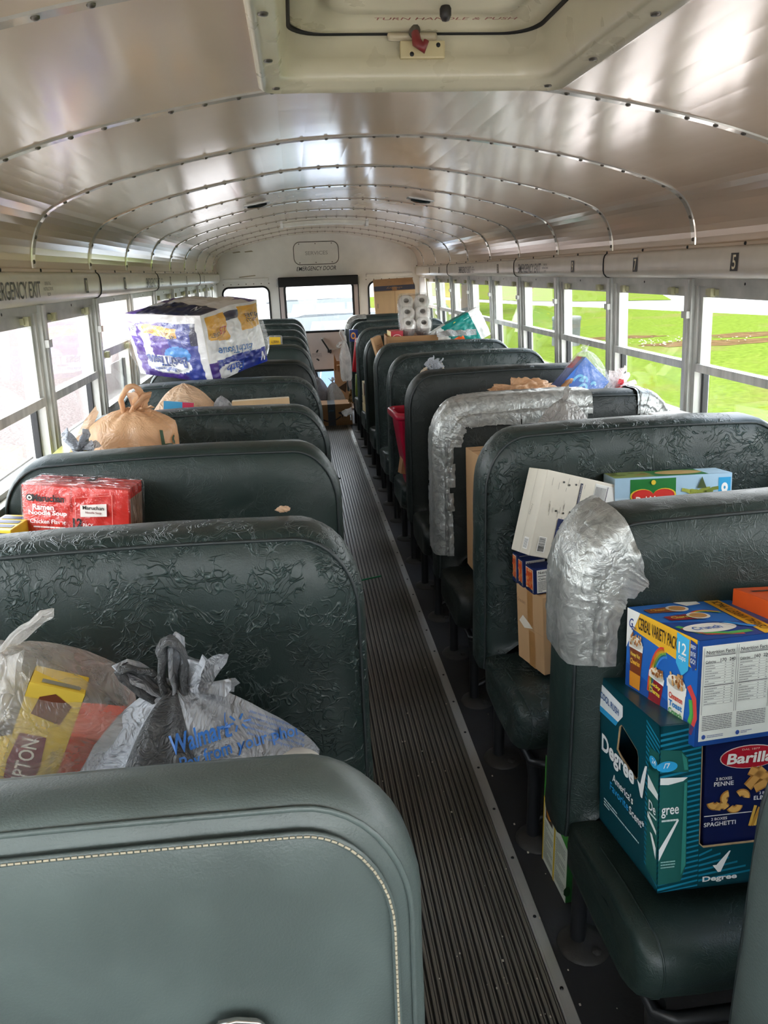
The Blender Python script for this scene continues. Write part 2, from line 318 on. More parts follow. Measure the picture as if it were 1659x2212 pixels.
def crumple(m, c, s, mt, seed, sub=4, amp=.55, f=1.9):
    '''wadded sheet: a ball of sharp ridges'''
    bm = bmesh.new(); bmesh.ops.create_icosphere(bm, subdivisions=sub, radius=1)
    for v in bm.verts:
        d = v.co.normalized(); r = 1+amp*(.5-2*abs(noise.noise(d*f+Vector((seed, seed*2, 0)))))+amp*.5*(.4-2*abs(noise.noise(d*f*2.3+Vector((0, seed, seed*3))))); v.co = Vector((c[0]+d.x*r*s[0], c[1]+d.y*r*s[1], c[2]+d.z*r*s[2]))
    bm.verts.index_update(); m.add([v.co.copy() for v in bm.verts], [[v.index for v in q.verts] for q in bm.faces], mt, True); bm.free()
def merge_into(o, mb):
    '''add printed shapes to an existing mesh'''
    me = o.data; base = len(me.vertices); vs = [tuple(v.co) for v in me.vertices]+[tuple(v) for v in mb.v]; fs = [tuple(p.vertices) for p in me.polygons]+[tuple(i+base for i in f) for f in mb.f]
    mats = list(me.materials); km = [p.material_index for p in me.polygons]+[len(mats)+k for k in mb.m]; sm = [p.use_smooth for p in me.polygons]+mb.s
    n = bpy.data.meshes.new(me.name); n.from_pydata(vs, [], fs); [n.materials.append(x) for x in mats+mb.mats]
    for p, k, s_ in zip(n.polygons, km, sm): p.material_index = k; p.use_smooth = s_
    o.data = n
def tag(o, label=None, cat=None, group=None, kind=None):
    if label: o['label'] = label
    if cat: o['category'] = cat
    if group: o['group'] = group
    if kind: o['kind'] = kind
    return o
def thing(name, label, cat, loc=(0, 0, 0), rot=(0, 0, 0), group=None):
    o = bpy.data.objects.new(name, None); COL.objects.link(o); o.empty_display_size = .05; o.location = loc; o.rotation_euler = rot
    return tag(o, label, cat, group)
def struct(mb, name): return tag(mb.build(name), kind='structure')
def rotm(yaw, rx, ry): return Matrix.Rotation(R(yaw), 4, 'Z') @ Matrix.Rotation(R(rx), 4, 'X') @ Matrix.Rotation(R(ry), 4, 'Y')
def eul(yaw, rx, ry): return rotm(yaw, rx, ry).to_euler()
def frame(o, u, v):
    u, v = Vector(u).normalized(), Vector(v).normalized(); n = u.cross(v); T = Matrix.Identity(4)
    for i in range(3): T[i][0], T[i][1], T[i][2], T[i][3] = u[i], v[i], n[i], o[i]
    return T
def nz3(p, f=1.0, o=0.0): return noise.noise(Vector(p)*f + Vector((o, o*1.7, o*.3)))
# ================================================================== SETTING
Y0, S, YB, YF = 2.6736, .7173, 8.84, -1.75
yi = lambda i: Y0+i*S
PROF = [(0, 1.957), (.15, 1.954), (.3, 1.943), (.45, 1.921), (.6, 1.894), (.75, 1.861), (.85, 1.835), (.93, 1.81), (1.0, 1.783), (1.045, 1.76), (1.078, 1.728), (1.1, 1.69), (1.114, 1.65), (1.121, 1.61), (1.122, 1.577)]
def zc(x):
    x = abs(x)
    for (a, za), (b, zb) in zip(PROF, PROF[1:]):
        if x <= b: return za+(zb-za)*(x-a)/(b-a)
    return PROF[-1][1]
def arc(ov=0):
    P = []
    for k in range(len(PROF)-1):
        p0 = PROF[max(0, k-1)] if k else (-.15, 1.954); p1, p2 = PROF[k], PROF[k+1]; p3 = PROF[min(len(PROF)-1, k+2)]
        for t in ((0, .5) if k < 8 else (0, .5)):
            q = [.5*((2*b)+(-a+c)*t+(2*a-5*b+4*c-d)*t*t+(-a+3*b-3*c+d)*t**3) for a, b, c, d in zip(p0, p1, p2, p3)]
            P.append(tuple(q))
    P.append(PROF[-1]); full = [(-x, z) for x, z in reversed(P[1:])]+P
    return full
ARC = arc()
# floor
m = MB(); m.box((-1.2, YF, -.08), (1.2, YB+.05, 0), RUBF); struct(m, 'floor')
m = MB(); n = 19; rows = [[], []]
pw = .349/n
for k in range(n):
    x = -.175+k*pw
    m.box((x+pw*.2, YF+.02, .0), (x+pw*.62, YB-.03, .0075), RUBR, .0014, seg=1)
    m.box((x+pw*.72, YF+.02, .0), (x+pw*.9, YB-.03, .005), RUBR)
m.box((-.176, YF+.02, .0002), (.174, YB-.03, .0022), RUBG); struct(m, 'floor_runner')
for sg, nm in ((1, 'trim_1'), (-1, 'trim_2')):
    m = MB(); a, b = (.174, .206) if sg > 0 else (-.207, -.175)
    m.box((a, YF+.02, 0), (b, YB-.04, .006), ALU, .002, seg=1); m.box((a if sg > 0 else b-.006, YF+.02, 0), (a+.006 if sg > 0 else b, YB-.04, .0085), ALU, .001, seg=1)
    y = 1.02
    while y < 8.6:
        m.lathe([(.0045, .0062), (.004, .008), (0, .0082)], STEEL, 8, Matrix.Translation(((a+b)/2+.002, y, 0))); y += .197
    struct(m, nm)
# ceiling: overlapping roof panels with riveted battens
HX0, HX1, HY0, HY1 = -.285, .29, 1.27, 1.83
m = MB()
for i in range(-6, 9):
    y0, y1 = yi(i), min(yi(i+1), YB)
    if y0 > YB: break
    if i == -6: y0 = YF
    cut = i == -2; ys = [y0, HY0, (HY0+HY1)/2, HY1, y1] if cut else [y0+(y1-y0)*k/6 for k in range(7)]
    arcp = ARC
    if cut:
        xs = sorted(set([x for x, z in ARC]+[HX0, HX1])); arcp = [(x, zc(x) if x in (HX0, HX1) else dict(ARC)[x]) for x in xs]
        arcp = [ARC[0]]+[p for p in arcp if abs(p[0]) < 1.121]+[ARC[-1]]
    rows = []
    for y in ys:
        r = []
        for x, z in arcp:
            t = (y-y0)/(y1-y0); wv = 0 if cut else .0022*math.sin(math.pi*t)*nz3((x*2.2, y*1.7, 5.0))
            r.append((x, y, z+wv))
        rows.append(r)
    for a in range(len(ys)-1):
        run = []
        for j in range(len(arcp)-1):
            xm = (arcp[j][0]+arcp[j+1][0])/2; ym = (ys[a]+ys[a+1])/2
            if cut and HX0 < xm < HX1 and HY0 < ym < HY1: continue
            m.add([rows[a][j], rows[a][j+1], rows[a+1][j+1], rows[a+1][j]], [(0, 1, 2, 3)], CEIL, True)
    if i >= -3:
        bt = [[], [], [], []]
        for j, (x, z) in enumerate(ARC):
            a = ARC[max(0, j-1)]; b = ARC[min(len(ARC)-1, j+1)]; nx, nzv = -(b[1]-a[1]), (b[0]-a[0]); L = math.hypot(nx, nzv); nx, nzv = -nx/L, -nzv/L
            for q, (yy, d) in enumerate(((y0-.022, .0), (y0-.020, .004), (y0+.004, .005), (y0+.005, 0))): bt[q].append((x+nx*d, yy, z+nzv*d))
        m.grid(bt, BATT, False); m.grid([bt[3], [(p[0], p[1]+.005, p[2]-.0002) for p in bt[3]]], STEEL, False)  # second grid: dark strip painted in as the shadow gap beside the batten
        d = 0; nxt = .03
        for (x0, z0), (x1, z1) in zip(ARC, ARC[1:]):
            L = math.hypot(x1-x0, z1-z0)
            while nxt < d+L:
                t = (nxt-d)/L; x, z = x0+(x1-x0)*t, z0+(z1-z0)*t; nx, nzv = (z1-z0)/L, -(x1-x0)/L
                T = frame((x+nx*.004, y0-.009, z+nzv*.004), (0, 1, 0), Vector((nx, 0, nzv)).cross(Vector((0, 1, 0))))
                m.lathe([(.0072, 0), (.0064, .0026), (.0035, .0046), (0, .005)], RIV, 7, T); nxt += .078
            d += L
for sg in (1, -1):   # ledge along the foot of the roof
    m.box((min(sg*1.104, sg*1.124), YF, 1.574), (max(sg*1.104, sg*1.124), YB, 1.586), CEIL, .002, seg=1)
    for i in range(-8, 18):
        m.lathe([(.006, 0), (.005, .003), (0, .004)], BLACK, 8, Matrix.Translation((sg*1.104, Y0+i*S/2, 1.58)) @ Matrix.Rotation(-sg*math.pi/2, 4, 'Y'))
struct(m, 'ceiling')
# header panels over the windows, with their lettering
HP = [(1.122, 1.575), (1.104, 1.574), (1.096, 1.566), (1.0925, 1.553), (1.092, 1.53), (1.093, 1.505), (1.097, 1.49), (1.108, 1.478), (1.131, 1.4724), (1.132, 1.45)]
ink_dark = ink('#3b3a37'); num_bg = ink('#22211f')
def hdr(sg, ia, ib, nm, marks):
    ya, yb = max(YF, yi(ia)), min(YB, yi(ib)); m = MB()
    prof = lambda y: [(sg*x, y, z) for x, z in HP]
    m.grid([prof(ya+(yb-ya)*k/4) for k in range(5)], HEAD, True)
    m.tube([(sg*(x-.0015), ya+.004, z) for x, z in HP[:-1]], .0035, BLACK, 6)
    for k in range(int((yb-ya)/(S/2))+1):
        m.lathe([(.0055, 0), (.0045, .003), (0, .004)], BLACK, 8, Matrix.Translation((sg*1.131, ya+.02+k*S/2, 1.458)) @ Matrix.Rotation(-sg*math.pi/2, 4, 'Y'))
    T = frame((sg*1.0905, 0, 0), (0, -sg, 0), (0, 0, 1))
    for kind, y, val in marks:
        u = -sg*y
        if kind == 'n':
            m.poly([(u-.021, 1.498), (u+.021, 1.498), (u+.021, 1.553), (u-.021, 1.553)], num_bg, T); m.text(val, T, u, 1.5255, .026 if len(val) > 1 else .02, .044, ink('#e8e0c0'), .0008)
        else:
            m.text('EMERGENCY EXIT', T, u, 1.522, .44, .05, ink_dark, .0004, shear=.18, weight=.004)
            for q, tx in enumerate(('OPERATING', 'INSTRUCTIONS', 'BELOW')): m.text(tx, T, u+.3, 1.539-.017*q, .065+.035*(q == 1)-.03*(q == 2), .011, ink_dark, .0004, weight=.005)
    struct(m, nm)
hdr(1, -6, -3, 'trim_3', []); hdr(1, -3, -1, 'trim_4', [('n', 1.62, '3')]); hdr(1, -1, 1, 'trim_5', [('n', 2.345, '5'), ('n', 3.066, '7')])
hdr(1, 1, 3, 'trim_6', [('n', 3.785, '9'), ('e', 4.51, '')]); hdr(1, 3, 6, 'trim_7', [('n', 5.22, '13'), ('e', 6.25, '')]); hdr(1, 6, 9, 'trim_8', [('n', 7.38, '17'), ('n', 7.9, '19')])
hdr(-1, -6, -3, 'trim_9', []); hdr(-1, -3, -1, 'trim_10', [('n', 1.6, '6')]); hdr(-1, -1, 1, 'trim_11', [('e', 2.38, ''), ('n', 3.166, '10')])
hdr(-1, 1, 3, 'trim_12', [('n', 3.88, '12'), ('e', 4.65, '')]); hdr(-1, 3, 6, 'trim_13', [('n', 5.3, '14'), ('n', 6.1, '16')]); hdr(-1, 6, 9, 'trim_14', [('n', 7.3, '18')])
# side walls below the sill
xw = lambda z: 1.13+.0468*(1.4724-z)
for sg, nm in ((1, 'wall_right'), (-1, 'wall_left')):
    m = MB(); T = Matrix.Identity(4)
    m.box((min(sg*1.158, sg*1.22), YF, -.9), (max(sg*1.158, sg*1.22), YB, .935), WALLP)
    m.box((min(sg*1.128, sg*1.22), YF, .925), (max(sg*1.128, sg*1.22), YB, .955), ALUD, .004)
    m.box((min(sg*1.134, sg*1.22), YF, 1.4724), (max(sg*1.134, sg*1.22), YB, 1.62), WALLP)
    m.box((min(sg*1.1345, sg*1.19), yi(8)+.03, .95), (max(sg*1.1345, sg*1.19), YB, 1.475), WALLP)
    struct(m, nm)
# windows: every one a frame with its post, a sliding upper sash with two latches, a lower pane
BRIGHT = surf('worn_post_metal', '#b5b5b0', .38, .3, 25, metal=.3, stretch=(1, 1, .15)); LATCH = surf('latch_plastic', '#a5a482', .5, .1, 30)
wn = 0
def window(sg, i, lowered=False):
    global wn
    wn += 1; y0, y1 = yi(i), yi(i+1); root = None; m = MB()
    X = lambda z, d: sg*(xw(z)+d)
    def bar(y_a, y_b, z_a, z_b, d0, d1, mt, mb, bev=.002):
        vs = []
        for y in (y_a, y_b):
            for z in (z_a, z_b):
                for d in (d0, d1): vs.append((X(z, d), y, z))
        mb.add(vs, [(0, 1, 3, 2), (4, 5, 7, 6), (0, 1, 5, 4), (2, 3, 7, 6), (0, 2, 6, 4), (1, 3, 7, 5)], mt)
    bar(y0-.024, y0+.024, .95, 1.4724, -.012, .07, ALUD, m); bar(y0-.008, y0+.016, .95, 1.47, -.018, -.010, BRIGHT, m)
    bar(y0+.024, y0+.045, .95, 1.462, .002, .06, BRIGHT, m); bar(y1-.045, y1-.024, .95, 1.462, .002, .06, BRIGHT, m)
    bar(y0+.024, y1-.024, 1.448, 1.4724, -.002, .06, ALUD, m); bar(y0+.045, y1-.045, .952, .972, .004, .06, ALUD, m)
    bar(y0-.02, y0+.018, 1.335, 1.36, -.026, -.010, BRIGHT, m)
    for k in range(6): m.lathe([(.0035, 0), (.002, .002), (0, .0025)], STEEL, 6, Matrix.Translation((X(1.0+.07*k, .0), y0+.034, 1.0+.07*k)) @ Matrix.Rotation(-sg*math.pi/2, 4, 'Y'))
    o = struct(m, 'window_%d' % wn)
    dz = -.2 if lowered else 0
    m = MB(); zt, zb = 1.448+dz, 1.147+(dz if lowered else 0)
    if lowered: zb = .975
    bar(y0+.045, y1-.045, zt-.038, zt, .008, .03, ALUD, m); bar(y0+.045, y1-.045, 1.147 if not lowered else zb, 1.176 if not lowered else zb+.025, -.001, .034, BRIGHT, m)
    bar(y0+.045, y0+.066, zb, zt, .01, .03, ALUD, m); bar(y1-.066, y1-.045, zb, zt, .01, .03, ALUD, m)
    s_ = m.build('upper_sash', o)
    for ya in (y0+.11, y1-.17):
        m = MB(); bar(ya, ya+.065, zt-.03, zt-.010, -.004, .01, LATCH, m); bar(ya+.01, ya+.032, zt-.034, zt-.006, -.016, .0, LATCH, m); m.build('latch', s_)
    m = MB(); bar(y0+.06, y1-.06, zb+.01, zt-.03, .018, .0215, GLASS, m); m.build('upper_pane', o)
    m = MB(); bar(y0+.04, y1-.04, .965, 1.16, .040, .0435, GLASS, m); m.build('lower_pane', o)
    m = MB(); bar(y0+.045, y0+.06, .96, 1.16, .03, .05, STEEL, m); bar(y1-.06, y1-.045, .96, 1.16, .03, .05, STEEL, m); m.build('lower_gasket', o)
for i in range(-6, 8):
    window(1, i); window(-1, i, i in (1, 2))
# rear wall, emergency door
def rrect(x0, z0, x1, z1, r, n=6):
    P = []
    for cx, cz, a in ((x1-r, z0+r, -90), (x1-r, z1-r, 0), (x0+r, z1-r, 90), (x0+r, z0+r, 180)):
        for k in range(n+1): P.append((cx+r*math.cos(R(a+90*k/n)), cz+r*math.sin(R(a+90*k/n))))
    return P
TB = frame((0, YB, 0), (1, 0, 0), (0, 0, 1))
wl, wr = rrect(-1.075, .99, -.565, 1.418, .07), rrect(.555, .99, 1.075, 1.425, .07)
dz0 = [(-.455, .02), (.44, .02), (.44, 1.505), (-.455, 1.505)]
m = MB(); out = [(-1.165, -.02), (1.165, -.02), (1.15, 1.2), (1.135, 1.577)]+[(x, z+.004) for x, z in reversed(ARC)]+[(-1.135, 1.577), (-1.15, 1.2)]
m.poly(out, WALLP, TB, (wl, wr, dz0), 0, .05)
for hole in (wl, wr): m.tube([TB @ Vector((p[0], p[1], .004)) for p in hole], .011, BLACK, 8, closed=True)
m.text('EMERGENCY DOOR', TB, -.018, 1.592, .44, .044, ink('#1c1b1a'), .0012, shear=.2, weight=.004)
pl = rrect(-.262, 1.635, .235, 1.872, .07); m.tube([TB @ Vector((p[0], p[1], .001)) for p in pl], .004, RIV, 6, closed=True)
m.text('SERVICES', TB, -.01, 1.755, .25, .04, ink('#a3a39e'), .0008)
for x in (-.2, -.02, .16):
    for z in (1.655, 1.853): m.lathe([(.006, 0), (0, .003)], RIV, 7, TB @ Matrix.Translation((x, z, .0005)))
for x0, x1 in ((-1.06, -.56), (.53, 1.06)):
    m.box((x0, YB-.016, 1.478), (x1, YB, 1.512), WALLP, .006); n_ = 7
    for k in range(n_): m.lathe([(.006, 0), (0, .004)], RIV, 7, TB @ Matrix.Translation((x0+(x1-x0)*k/(n_-1), 1.452, .0005)))
for pts in ([(-.93, 1.79), (-.85, 1.80), (-.84, 1.787), (-.92, 1.78)], [(-.8, 1.795), (-.72, 1.803), (-.7, 1.79), (-.79, 1.785)], [(-.88, 1.532), (-.7, 1.545), (-.7, 1.536), (-.88, 1.522)]): m.poly(pts, ink('#8f8871'), TB, z=.0006)
struct(m, 'wall_back')
for k, hole in enumerate((wl, wr)):
    m = MB(); m.poly(hole, GLASS, TB, z=-.02, thick=.004); wn += 1; struct(m, 'window_%d' % wn)
dw = rrect(-.39, .905, .375, 1.43, .05); dl = rrect(-.37, .12, .36, .462, .05)
m = MB(); TD = frame((0, YB-.008, 0), (1, 0, 0), (0, 0, 1)); m.poly([(-.45, .025), (.435, .025), (.435, 1.5), (-.45, 1.5)], DOORP, TD, (dw, dl), 0, .045)
for hole in (dw, dl): m.tube([TD @ Vector((p[0], p[1], .003)) for p in hole], .013, BLACK, 8, closed=True)
m.tube([(-.452, YB-.008, .02), (-.452, YB-.008, 1.5), (.437, YB-.008, 1.5), (.437, YB-.008, .02)], .006, BLACK, 6)
m.poly([(-.088, .672), (-.07, .70), (-.052, .70), (-.066, .668)], ink('#22211f'), TD, z=.001); m.poly([(-.09, .598), (-.06, .572), (-.046, .58), (-.066, .602)], ink('#22211f'), TD, z=.001)
for q, tx in enumerate(('EMERGENCY EXIT', 'LIFT HANDLE', 'TO OPEN, PUSH OUT')): m.text(tx, TD, -.075, .655-.017*q, .11, .010, ink('#4a4644'), .001, weight=.004)
door = struct(m, 'door_1')
m = MB(); m.poly(dw, GLASS, TD, z=-.02, thick=.004); m.build('upper_pane', door)
m = MB(); m.poly(dl, GLASS, TD, z=-.02, thick=.004); m.build('lower_pane', door)
m = MB(); a = Vector((-.01, YB-.05, .82)); b = Vector((.085, YB-.05, .66))
m.tube([a, a+(b-a)*.3, a+(b-a)*.7, b], .016, STEEL, 8, flat=.6); m.box((-.02, YB-.06, .8), (.015, YB-.01, .835), ALU, .004); m.box((.05, YB-.06, .665), (.095, YB-.01, .7), STEEL, .004)
m.tube([(.075, YB-.04, .695), (.4, YB-.03, .735)], .006, ALU, 8); m.build('door_handle', door)
m = MB(); m.box((-.456, YB-.09, 1.405), (.436, YB-.012, 1.508), surf('black_blind', '#0c1114', .6, .1, 30), .012)
m.tube([(-.47, YB-.05, 1.49), (-.47, YB-.04, 1.41)], .006, ALU, 6); m.tube([(.45, YB-.05, 1.49), (.45, YB-.04, 1.41)], .006, ALU, 6); m.build('window_blind', door)
# front of the bus (behind the camera): windscreen opening
m = MB(); TF = frame((0, YF, 0), (-1, 0, 0), (0, 0, 1)); wf = rrect(-1.05, .55, 1.05, 1.7, .1)
m.poly([(-1.165, -.9), (1.165, -.9), (1.15, 1.2), (1.135, 1.577)]+[(x, z+.004) for x, z in reversed(ARC)]+[(-1.135, 1.577), (-1.15, 1.2)], WALLP, TF, (wf,), 0, .05); struct(m, 'wall_front')
m = MB(); m.poly(wf, GLASS, TF, z=-.02, thick=.004); struct(m, 'window_front')
# roof escape hatch
hatch = thing('roof_hatch', 'cream moulded roof escape hatch set in the ceiling above the aisle', 'roof hatch', (0, 1.55, 1.95))
L_ = lambda p: (p[0], p[1]-1.55, p[2]-1.95)
def ring(x0, y0, x1, y1, r, z, crown=False): return [L_((x, y, (zc(x) if crown else 1.94)+z)) for x, y in rrect(x0, y0, x1, y1, r, 8)]
m = MB(); X0, X1, YA, YBB = -.338, .35, 1.2, 1.898
rg = [ring(X0, YA, X1, YBB, .07, .004, True), ring(X0+.002, YA+.002, X1-.002, YBB-.002, .07, -.016, True), ring(X0+.012, YA+.012, X1-.012, YBB-.012, .065, -.024, True), ring(X0+.02, YA+.02, X1-.02, YBB-.02, .06, -.017, True),
      ring(-.292, 1.25, .298, 1.83, .06, -.017, True), ring(-.285, 1.26, .29, 1.822, .06, -.008, True), ring(-.277, 1.27, .282, 1.838, .07, .04), ring(-.277, 1.27, .282, 1.842, .07, .044), ring(-.27, 1.275, .275, 1.85, .07, .08), ring(-.27, 1.275, .275, 1.85, .07, .1)]
m.grid(rg, FIBER, True, cu=True)
for x, y in ((-.31, 1.35), (-.31, 1.62), (-.3, 1.85), (0, 1.872), (.31, 1.85), (.325, 1.62), (.325, 1.35)):
    m.lathe([(.009, 0), (.008, .003), (0, .004)], RIV, 10, Matrix.Translation(L_((x, y, zc(x)-.0175))) @ Matrix.Rotation(math.pi, 4, 'X'))
m.build('hatch_frame', hatch)
m = MB(); pn = [ring(-.28, 1.265, .285, 1.86, .08, .097), ring(-.27, 1.275, .275, 1.85, .08, .093), ring(-.255, 1.29, .26, 1.835, .07, .085), ring(-.225, 1.31, .23, 1.81, .06, .088), ring(-.215, 1.32, .22, 1.795, .06, .1), ring(-.2, 1.335, .205, 1.73, .05, .102), ring(-.185, 1.35, .19, 1.715, .05, .085), ring(-.15, 1.38, .15, 1.68, .04, .084)]
m.grid(pn, FIBER, True, cu=True); c_ = pn[-1]; m.add(c_, [tuple(range(len(c_)))], FIBER)
m.add([(p[0], p[1], p[2]+.02) for p in pn[0]], [tuple(range(len(pn[0])))], FIBER)
Tt = frame(L_((.03, 1.765, 2.0395)), (1, 0, 0), (0, -1, 0)); m.text('TURN HANDLE & PUSH', Tt, .03, 0, .3, .016, ink('#8d2f2c'), .008, weight=.0, shear=.1)
lid = m.build('hatch_lid', hatch)
m = MB(); m.tube(ring(-.268, 1.277, .273, 1.848, .07, .089), .006, BLACK, 8, closed=True); m.build('gasket', lid)
m = MB(); m.tube([L_((.036, 1.61, 2.06)), L_((.037, 1.64, 2.045)), L_((.039, 1.660, 2.03))], .004, BLACK, 8); m.lathe([(0, -.017), (.007, -.015), (.0115, -.006), (.0115, .005), (.007, .013), (.004, .02), (0, .02)], surf('knob_black', '#26221f', .45), 14, Matrix.Translation(L_((.039, 1.662, 2.014)))); m.build('lift_knob', lid)
m = MB(); m.box(L_((-.028, 1.825, 1.974)), L_((.070, 1.838, 2.008)), surf('latch_plate', '#cbbd92', .4), .003); m.box(L_((-.055, 1.828, 2.009)), L_((.055, 1.842, 2.026)), surf('latch_cream', '#c3b79a', .4), .008)
for x, z in ((-.003, 1.982), (.055, 1.999)): m.lathe([(.005, 0), (0, .002)], BLACK, 8, Matrix.Translation(L_((x, 1.825, z))) @ Matrix.Rotation(math.pi/2, 4, 'X'))
lp = m.build('latch_plate', hatch)
m = MB(); m.lathe([(.012, 0), (.012, .02), (.009, .03), (0, .031)], RIV, 12, Matrix.Translation(L_((.003, 1.835, 2.024))) @ Matrix.Rotation(math.pi/2, 4, 'X'))
m.tube([L_((.003, 1.81, 2.018)), L_((.004, 1.80, 1.998)), L_((.018, 1.795, 1.986)), L_((.024, 1.795, 2.0))], [.009, .011, .011, .006], surf('red_handle', '#7d2a2b', .4), 10); m.build('turn_handle', lp)
# lamps on the ceiling
for sx_, lab in ((-1, 'small chrome dome lamp on the left half of the ceiling'), (1, 'small chrome dome lamp on the right half of the ceiling')):
    x = .462*sx_; t = thing('dome_lamp', lab, 'lamp', (x, 4.562, zc(x)-.002), (0, R(9.5*sx_), 0), 'dome lamps on the ceiling')
    m = MB(); m.box((-.075, -.04, -.004), (.075, .04, .006), ALU, .003); m.build('base_plate', t)
    m = MB(); m.grid([[(xx*.055, yy*.024, -.004-.018*math.sin(math.pi*(.5+.5*yy))*(1-xx*xx*.5)) for xx in (-1, -.6, 0, .6, 1)] for yy in (-1, -.6, -.2, .2, .6, 1)], surf('chrome', '#c8c8c8', .12, .05, metal=1)); m.build('lamp_cover', t)
t = thing('ceiling_light', 'long white ceiling light fixture across the roof near the rear wall', 'lamp', (0, 6.68, 1.945))
m = MB(); rows = []
for yy, d in ((-.06, 0), (-.055, .022), (-.03, .032), (.03, .032), (.055, .022), (.06, 0)): rows.append([(x, yy, zc(x)-1.945-(d if abs(x) < .345 else d*.3)-.001) for x in [-.36+.72*k/16 for k in range(17)]])
m.grid(rows, surf('lamp_diffuser', '#e4e1d6', .3)); m.build('diffuser', t)
m = MB(); pass
for x in (-.352, .352):
    m = MB(); m.box((x-.012, -.064, zc(x)-1.945-.036), (x+.012, .064, zc(x)-1.945+.004), ALU, .003); m.build('end_cap', t)
# ------------------------------------------------------------------ OUTSIDE
GZ = -.95
def ground(name, pts, z, mt): m = MB(); m.poly(pts, mt, Matrix.Translation((0, 0, z))); return struct(m, name)
def grassmat(name, base, dry, sc):
    m, n, out = new_mat(name); b = N(n, 'ShaderNodeBsdfPrincipled'); t = N(n, 'ShaderNodeTexCoord')
    z1 = N(n, 'ShaderNodeTexNoise', Scale=.35, Detail=5); z2 = N(n, 'ShaderNodeTexNoise', Scale=9.0, Detail=5); z3 = N(n, 'ShaderNodeTexNoise', Scale=.16, Detail=3)
    for z in (z1, z2, z3): n.links.new(t.outputs['Object'], z.inputs['Vector'])
    base = hexc(base); r1 = ramp(n, z2.outputs[0], .3, .7, tuple(c*.72 for c in base[:3])+(1,), tuple(min(1, c*1.28) for c in base[:3])+(1,))
    r2 = ramp(n, z1.outputs[0], .53, .68); mx_ = N(n, 'ShaderNodeMix', data_type='RGBA'); mm = N(n, 'ShaderNodeMath', operation='MULTIPLY'); mm.inputs[1].default_value = sc
    n.links.new(r2.outputs[0], mm.inputs[0]); n.links.new(mm.outputs[0], mx_.inputs[0]); n.links.new(r1.outputs[0], mx_.inputs[6]); mx_.inputs[7].default_value = hexc(dry)
    n.links.new(mx_.outputs[2], b.inputs['Base Color']); b.inputs['Roughness'].default_value = .9; b.inputs['Specular IOR Level'].default_value = 0; n.links.new(b.outputs[0], out.inputs[0]); return m
LAWN = grassmat('lawn_grass', '#48541d', '#544c2e', .7)
BOUNCE = surf('bounce_strip_pale', '#d2c6c0', .9, .25, 14, detail=8, spec=0); ASPH = surf('pale_asphalt', '#8f8a88', .9, .1, 3, spec=0); CONC = surf('weathered_concrete', '#585a57', .85, .2, 3, .4, 30, spec=.1, stretch=(1, 1, .25))
ground('terrain_ground', [(-160, -60), (160, -60), (160, 190), (-160, 190)], GZ-.05, ASPH)
ground('bounce_strip_left', [(-4.4, -30), (-1.9, -30), (-1.9, 7), (-4.4, 9)], GZ-.01, BOUNCE)  # unseen pale strip added beside the bus to bounce daylight inside
ground('road_left', [(-90, -30), (-4.4, -30), (-4.4, 16), (-4.2, 62), (-30, 140), (-90, 140)], GZ-.01, surf('pinkish_gravel', '#6a605d', .9, .4, 22, detail=9, spec=0))
ground('bounce_strip_right', [(1.75, -30), (4.6, -30), (4.6, 9), (4.0, 14), (1.75, 12)], GZ-.02, BOUNCE)  # added out of view: pale ground that brightens the interior and cuts green bounce
ground('lawn', [(4.6, -30), (60, -30), (24, 20), (20.7, 32.4), (18, 42.3), (15.5, 49), (13, 60), (10, 80), (3.2, 80), (1.75, 12), (4.0, 14), (4.6, 9)], GZ-.02, LAWN)
ground('lawn_far', [(24.5, 49), (19.6, 52), (16.3, 57), (14, 66), (12, 90), (20, 150), (60, 150), (42, 85), (29, 60)], GZ-.02, LAWN)
ground('lawn_verge', [(-11, 64), (-3.6, 64), (-4.3, 84), (-13, 84)], GZ-.02, LAWN)
ground('curb_edge', [(20.9, 32.4), (18.25, 42.3), (15.8, 49), (13.3, 60), (13, 60), (15.5, 49), (18, 42.3), (20.7, 32.4)], GZ+.05, CONC)
# bare earth and fallen petals on the slope
rd = random.Random(4); m = MB(); EARTH = surf('bare_earth', '#4a3a26', .95, .3, 3, spec=0)
for cx, cy, rx, ry in ((12.9, 22.6, 2.4, .8), (16, 24.5, 2.6, .9), (10.8, 25.6, 1.6, .5)):
    m.poly([(cx+rx*math.cos(a)*(.8+.4*rd.random()), cy+ry*math.sin(a)*(.7+.6*rd.random())) for a in [2*math.pi*k/26 for k in range(26)]], EARTH, Matrix.Translation((0, 0, GZ-.012)))
tag(m.build('bare_earth'), 'patches of bare brown earth on the lawn outside the right windows', 'bare earth', kind='stuff')
m = MB(); PET = surf('pale_petals', '#a09a80', .8, spec=0)
for k in range(110):
    x, y = rd.gauss(11.6, 1.1), rd.gauss(23.3, .6); s_ = rd.uniform(.02, .05); a = rd.random()*6
    m.add([(x+s_*math.cos(a+q*1.57), y+s_*math.sin(a+q*1.57), GZ+.02+.03*rd.random()) for q in range(4)], [(0, 1, 2, 3)], PET)
tag(m.build('fallen_petals'), 'scatter of pale fallen leaves on the lawn outside the right windows', 'fallen leaves', kind='stuff')
m = MB(); m.lathe([(.44, 0), (.44, .78), (.46, .8), (.46, .9), (.43, .92), (0, .93)], CONC, 32)
o = m.build('concrete_bollard', loc=(8.35, 24.0, GZ-.03)); tag(o, 'round grey concrete drum standing on the lawn outside the right windows', 'concrete drum')
m = MB(); HYD = surf('hydrant_red', '#7a231f', .5)
